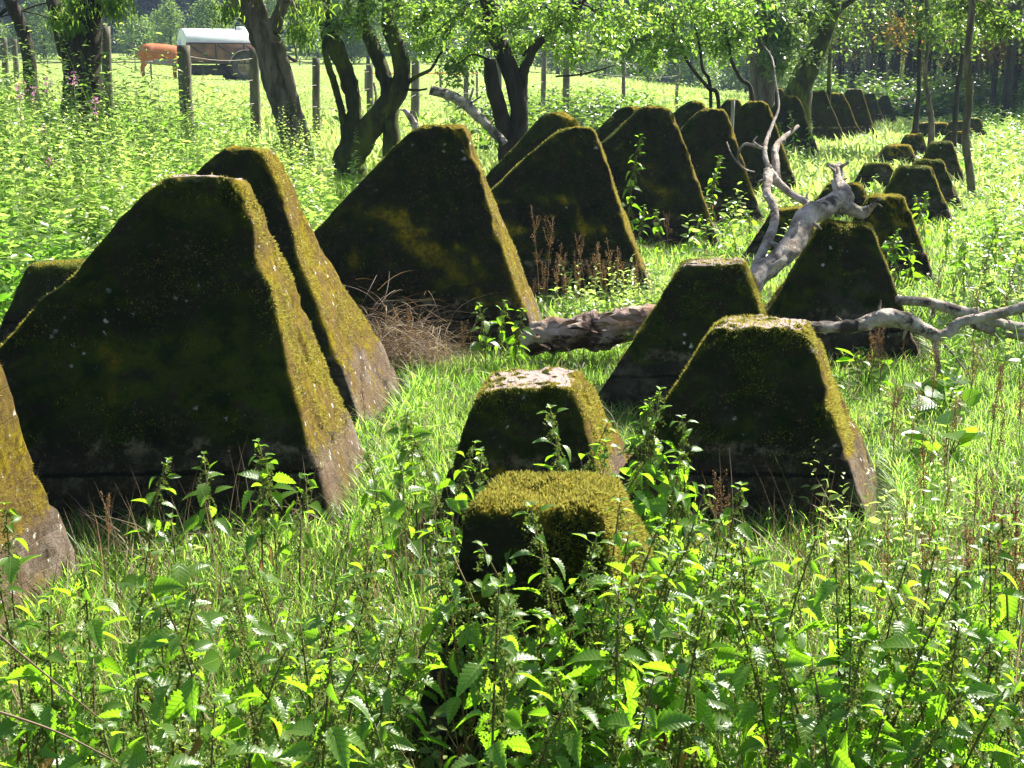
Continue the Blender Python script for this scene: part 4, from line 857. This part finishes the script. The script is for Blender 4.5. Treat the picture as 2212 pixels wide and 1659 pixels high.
# ------------------------------------------------------------------ cow
def cow(loc, rz):
    rg = np.random.default_rng(3)
    V = []; E = []; Rr = []
    def add(p, r, par=None):
        V.append(p); Rr.append(r)
        if par is not None: E.append((par, len(V)-1))
        return len(V)-1
    pel = add((0, 0, 1.08), (.30, .36)); b1 = add((.32, 0, 1.0), (.36, .46), pel); b2 = add((.68, 0, .96), (.39, .50), b1); b3 = add((1.05, 0, .98), (.32, .44), b2)
    sh = add((1.3, 0, 1.08), (.22, .30), b3); nk = add((1.58, 0, 1.08), (.15, .2), sh); hd = add((1.82, 0, 1.0), (.13, .14), nk); mz = add((2.05, 0, .84), (.09, .09), hd); add((2.12, 0, .78), (.075, .07), mz)
    rp = add((-.22, 0, 1.14), (.26, .27), pel)
    for s in (-1, 1):
        h1 = add((-.12, s*.19, .9), (.19, .24), pel); h2 = add((.02, s*.2, .66), (.12, .14), h1); h3 = add((-.13, s*.2, .44), (.065, .08), h2); h4 = add((-.10, s*.2, .16), (.055, .055), h3); add((-.06, s*.2, .02), (.055, .06), h4)
        f1 = add((1.22, s*.17, .78), (.10, .13), b3); f2 = add((1.22, s*.17, .46), (.075, .08), f1); f3 = add((1.2, s*.17, .16), (.055, .055), f2); add((1.23, s*.17, .02), (.055, .06), f3)
    m = bpy.data.meshes.new('cow'); m.from_pydata(V, E, []); o = bpy.data.objects.new('cow', m); COL.objects.link(o)
    sk_ = o.modifiers.new('skin', 'SKIN'); m.skin_vertices
    for q, r in enumerate(Rr): m.skin_vertices[0].data[q].radius = r
    m.skin_vertices[0].data[0].use_root = True
    o.modifiers.new('sub', 'SUBSURF').levels = 2; o.modifiers['sub'].render_levels = 2; m.materials.append(M['cow'])
    dg = bpy.context.evaluated_depsgraph_get(); me = bpy.data.meshes.new_from_object(o.evaluated_get(dg)); o.modifiers.clear(); o.data = me
    me.polygons.foreach_set('use_smooth', np.ones(len(me.polygons), bool))
    o.location = loc; o.rotation_euler = (0, 0, rz)
    b = B(); tube(b, catmull([(-.3, 0, 1.22), (-.42, 0, 1.1), (-.42, .02, .8), (-.40, .02, .5)], 5), np.linspace(.035, .02, 16), 6); tube(b, [(-.40, .02, .52), (-.40, .02, .42), (-.39, .02, .3)], [.03, .05, .01], 6); b.build('tail', M['cowpale'], o, True)
    for s in (-1, 1):
        b = B(); place(b, OVAL, [(1.80, s*.12, 1.06)], s*1.4, .1, .3*s, .2, .2); b.build('ear', M['cow'], o)
        b = B(); tube(b, catmull([(1.82, s*.08, 1.12), (1.84, s*.18, 1.2), (1.9, s*.2, 1.3)], 4), np.linspace(.025, .008, 9), 6); b.build('horn', M['cowpale'], o, True)
    tag(o, 'orange brown cow standing behind the drawbar of the tank trailer', 'cow'); return o
YC = 66.
gc = atY(294, 172, YC); cow((gc[0]+.15, YC+1.2, float(gz(gc[0], YC+1.2))), rad(22)).scale = (1.1, 1.1, 1.1)

# ------------------------------------------------------------------ tank trailer
def trailer(loc, rz):
    root = empty('tank_trailer', loc, rz)
    b = B(); n = 28; L = 3.75
    prof_ = [(0, -.09), (.4, -.07), (.62, -.02), (.70, .0), (.71, .02), (.71, L-.02), (.70, L), (.62, L+.02), (.4, L+.07), (0, L+.09)]
    lathe(b, prof_, (0, 0, 1.52), 'x', n); b.build('tank', M['tank'], root, True)
    b = B(); lathe(b, [(0, .0), (.22, 0), (.24, .02), (.24, .10), (.18, .13), (0, .14)], (2.6, 0, 2.20), 'z', 18); b.build('hatch', M['tank'], root, True)
    for x in (.12, 1.0):
        b = B(); tube(b, [(x, 0, 2.2), (x, 0, 2.34)], .035, 8); tube(b, [(x-.06, 0, 2.34), (x+.06, 0, 2.34)], .02, 6); b.build('valve', M['darksteel'], root)
    b = B(); box(b, (L/2, -.78, 1.18), (L, .05, .86)); box(b, (L/2, .78, 1.18), (L, .05, .86)); box(b, (.02, 0, 1.18), (.05, 1.5, .86)); box(b, (L-.02, 0, 1.18), (.05, 1.5, .86)); box(b, (L/2, 0, .78), (L-.1, 1.5, .05))
    b.build('side_panels', M['rust'], root)
    b = B()
    for x in (.02, 1.25, 2.5, L-.03): box(b, (x, -.83, 1.15), (.07, .05, .96))
    for z in (.78, 1.6): box(b, (L/2, -.835, z), (L, .04, .06))
    for x in (.64, 1.88, 3.12): box(b, (x, -.82, 1.18), (1.3, .03, .05), 0, .55)
    b.build('frame', M['darksteel'], root)
    b = B(); box(b, (1.9, .35, .62), (4.2, .12, .16)); box(b, (1.9, -.35, .62), (4.2, .12, .16)); box(b, (2.4, 0, .50), (.12, 1.6, .12)); box(b, (1.2, 0, .46), (1.5, 1.1, .42)); box(b, (.35, 0, .5), (.3, .9, .4)); b.build('chassis', M['darksteel'], root)
    b = B(); tube(b, [(0, .35, .66), (-1.2, .05, .8), (-1.6, 0, .8)], .06, 8); tube(b, [(0, -.35, .66), (-1.2, -.05, .8)], .06, 8); box(b, (-.75, 0, .88), (.9, .3, .1)); b.build('drawbar', M['postgrey'], root)
    b = B(); tube(b, [(-1.35, .1, .8), (-1.35, .1, .0)], .035, 8); b.build('jack_stand', M['darksteel'], root)
    for x in (2.5, ):
        for s in (-1, 1):
            b = B(); pr = [(.36, -.14), (.50, -.16), (.60, -.12), (.61, 0), (.60, .12), (.50, .16), (.36, .14), (.36, -.14)]; lathe(b, pr, (x, s*.82, .6), 'y', 32)
            for k_ in range(26):
                a = 2*math.pi*k_/26; box(b, (x+.61*math.cos(a), s*.82, .6+.61*math.sin(a)), (.05, .26, .05), 0, -a)
            wl = b.build('wheel', M['tyre'], root, True)
            b = B(); lathe(b, [(0, -.03), (.12, -.06), (.16, -.02), (.34, -.02), (.37, -.12), (.37, .12), (.1, .05), (0, .05)], (x, s*.82, .6), 'y', 24); b.build('rim', M['rim'], wl, True)
            b = B(); a = np.linspace(.25, math.pi-.25, 12); V = []; F = []
            for q, aa in enumerate(a):
                for w_ in (-.17, .17): V += [(x+.72*math.cos(aa), s*.86+w_, .6+.72*math.sin(aa)), (x+.745*math.cos(aa), s*.86+w_, .6+.745*math.sin(aa))]
            for q in range(11):
                k_ = q*4; F += [(k_, k_+2, k_+6), (k_, k_+6, k_+4), (k_+1, k_+5, k_+7), (k_+1, k_+7, k_+3), (k_, k_+4, k_+5), (k_, k_+5, k_+1), (k_+2, k_+3, k_+7), (k_+2, k_+7, k_+6)]
            b.add(V, F); b.build('mudguard', M['postgrey'], root)
    tag(root, 'rusty trailer carrying a white half round water tank in the meadow', 'trailer'); return root
gt = atY(380, 186, 62.); trailer((gt[0]+.15, 62.8, float(gz(gt[0], 62.8))-.08), rad(28))

# ------------------------------------------------------------------ wood on the right, far trees, hill forest
def gen_tree(name, h, cb, cr, seed, leafm, bark, L=.2, tipsn=130, m_=22, tr=.13):
    rg = np.random.default_rng(seed); root = empty(name, (0, 0, 0)); b = B(); bb = B(); lb = B()
    c_ = rg.normal(0, .25, 2); P = [(0, 0, -.3), (c_[0]*.3, c_[1]*.3, h*.3), (c_[0], c_[1], h*.65), (c_[0]*1.2, c_[1]*1.2, h)]
    Q, rr = stem_tube(b, P, [tr*1.3, tr, tr*.7, tr*.15], n=9, per=6, rough=.1)
    tips = []
    for q in range(tipsn):
        t = rg.uniform(0, 1); z = cb+(h-cb)*t; s = np.array([np.interp(z, Q[:, 2], Q[:, a]) for a in range(3)]); a = rg.uniform(0, 6.28)
        rad_ = cr*math.sin(math.pi*min(1, .18+t*.82))**.6*rg.uniform(.35, 1.05); e = s+np.array([math.cos(a)*rad_, math.sin(a)*rad_, rg.uniform(-.2, .7)])
        if q % 3 == 0: tube(bb, [s, (s+e)/2+np.array([0, 0, .1]), e], [tr*.22, tr*.12, .01], 4, cap=False)
        tips.append(e)
    leaves(lb, tips, m_, .30*cr/2, L, DIAM, rg)
    b.build('trunk', M[bark], root, True); bb.build('branches', M[bark], root); lb.build('crown', M[leafm], root); return root
def scatter_trees(vars_, spots, labels, cat, group, smin=.85, smax=1.2):
    us = set()
    for q, (x, y) in enumerate(spots):
        v_ = q % len(vars_); o = vars_[v_] if v_ not in us else copy_tree(vars_[v_]); us.add(v_)
        s = random.uniform(smin, smax); o.location = (x, y, float(gz(x, y))); o.scale = (s, s, s); o.rotation_euler = (0, 0, random.uniform(0, 6.28))
        tag(o, labels[v_], cat, group)
wv = [gen_tree('woodland_tree', 10, 2.7, 2.4, 41, 'woodleaf', 'bark', .2), gen_tree('woodland_tree', 11, 3.0, 2.6, 42, 'woodleaf', 'bark', .2, tr=.2), gen_tree('woodland_tree', 8, 2.4, 2.2, 43, 'brownleaf', 'bark', .2, tr=.1), gen_tree('woodland_tree', 12, 3.2, 2.6, 44, 'willow', 'barkpale', .18, tr=.16)]
wl = ['green leaved tree with a slender dark trunk inside the shady wood', 'tall green tree with a stout dark trunk inside the shady wood', 'rust leaved small tree at the edge of the shady wood', 'pale barked grey green tree inside the shady wood']
sp_ = []
for q in range(400):
    Yq = 50+R.random()*52; xq = R.uniform(Yq*.22, Yq*.45)
    if Yq < 72 and xq < Yq*.33: continue
    if all((xq-a)**2+(Yq-c)**2 > 3.2 for a, c in sp_): sp_.append((xq, Yq))
    if len(sp_) >= 110: break
scatter_trees(wv, sp_, wl, 'tree', 'trees of the wood on the right')
ub = B()
for (y0, y1, n) in ((58, 104, 2600),):
    Y = R.uniform(y0, y1, n); X = R.uniform(Y*.20, Y*.46); weeds(ub, X, Y, gz(X, Y), R.uniform(.6, 2.2, n), 14, .35, OVAL, tb=.2, stemw=.02)
tag(ub.build('forest_undergrowth', M['woodleaf']), 'dark leafy undergrowth filling the wood on the right', 'undergrowth', kind='stuff')
fv = [gen_tree('meadow_edge_tree', 7, .3, 3.0, 51, 'farleaf', 'bark', .42, 170, 22, .2), gen_tree('meadow_edge_tree', 8.5, .5, 2.8, 52, 'farleaf', 'bark', .42, 170, 22, .2), gen_tree('meadow_edge_tree', 5, .2, 3.2, 53, 'willow', 'bark', .4, 150, 22, .2)]
fl = ['round green bush at the far edge of the meadow', 'taller green broadleaved tree at the far edge of the meadow', 'low grey green spreading bush at the far edge of the meadow']
sp_ = []
for q in range(44): xq = -52+q*2.6+R.normal(0, .8); sp_.append((xq, 108+R.uniform(-3, 12)+(0 if xq < 12 else 4)))
scatter_trees(fv, sp_, fl, 'tree', 'trees along the far meadow edge', .42, .72)
cb_ = B(); tk = B()
def conifer(b, P, h, r, rg, n=260):
    t = rg.random(n)**.75; a = rg.uniform(0, 6.28, n); rr = r*(1-t)*rg.uniform(.5, 1.05, n)+.1
    Q = np.stack([P[0]+np.cos(a)*rr*.5, P[1]+np.sin(a)*rr*.5, P[2]+.1*h+t*h*.9], -1)
    place(b, DIAM, Q, a, rg.normal(-.25, .25, n), rg.normal(0, .5, n), rr*.8+.5, rr*.6+.9, rg.random(n))
rg = np.random.default_rng(77)
for q in range(1150):
    Yq = 142+rg.random()**1.2*200; xq = rg.uniform(-1, 1)*(Yq*.42+6); conifer(cb_, (xq, Yq, float(gz(xq, Yq))-.5), rg.uniform(12, 20), rg.uniform(2.8, 4.4), rg, 150)
tag(cb_.build('hillside_forest', M['conifer']), 'dark bluish conifer forest covering the hillside beyond the meadow', 'forest', kind='stuff')

sh_ = gen_tree('oak_tree', 8.0, 3.9, 2.3, 61, 'treeleaf', 'bark', .13, 70, 16, .16); sh_.location = (5.9, 12.7, float(gz(5.9, 12.7)))
tag(sh_, 'sparse leafy tree standing right of the dead branch, its crown shading the grass', 'tree')

# ------------------------------------------------------------------ haze
hb = bpy.data.meshes.new('haze'); X0, X1, Y0, Y1, Z0, Z1 = -1000, 1000, -80, 480, -3, 100
hb.from_pydata([(x, y, z) for x in (X0, X1) for y in (Y0, Y1) for z in (Z0, Z1)], [], [(0, 1, 3, 2), (4, 6, 7, 5), (0, 4, 5, 1), (2, 3, 7, 6), (0, 2, 6, 4), (1, 5, 7, 3)])
hm, nt, out = newmat('haze'); pv = nt.nodes.new('ShaderNodeVolumePrincipled'); pv.inputs['Color'].default_value = (.55, .74, 1, 1); pv.inputs['Density'].default_value = .00048; pv.inputs['Anisotropy'].default_value = 0
nt.links.new(pv.outputs[0], out.inputs['Volume']); hb.materials.append(hm)
ho = bpy.data.objects.new('haze', hb); COL.objects.link(ho); tag(ho, 'thin summer haze paling the far hillside', 'haze', kind='stuff')
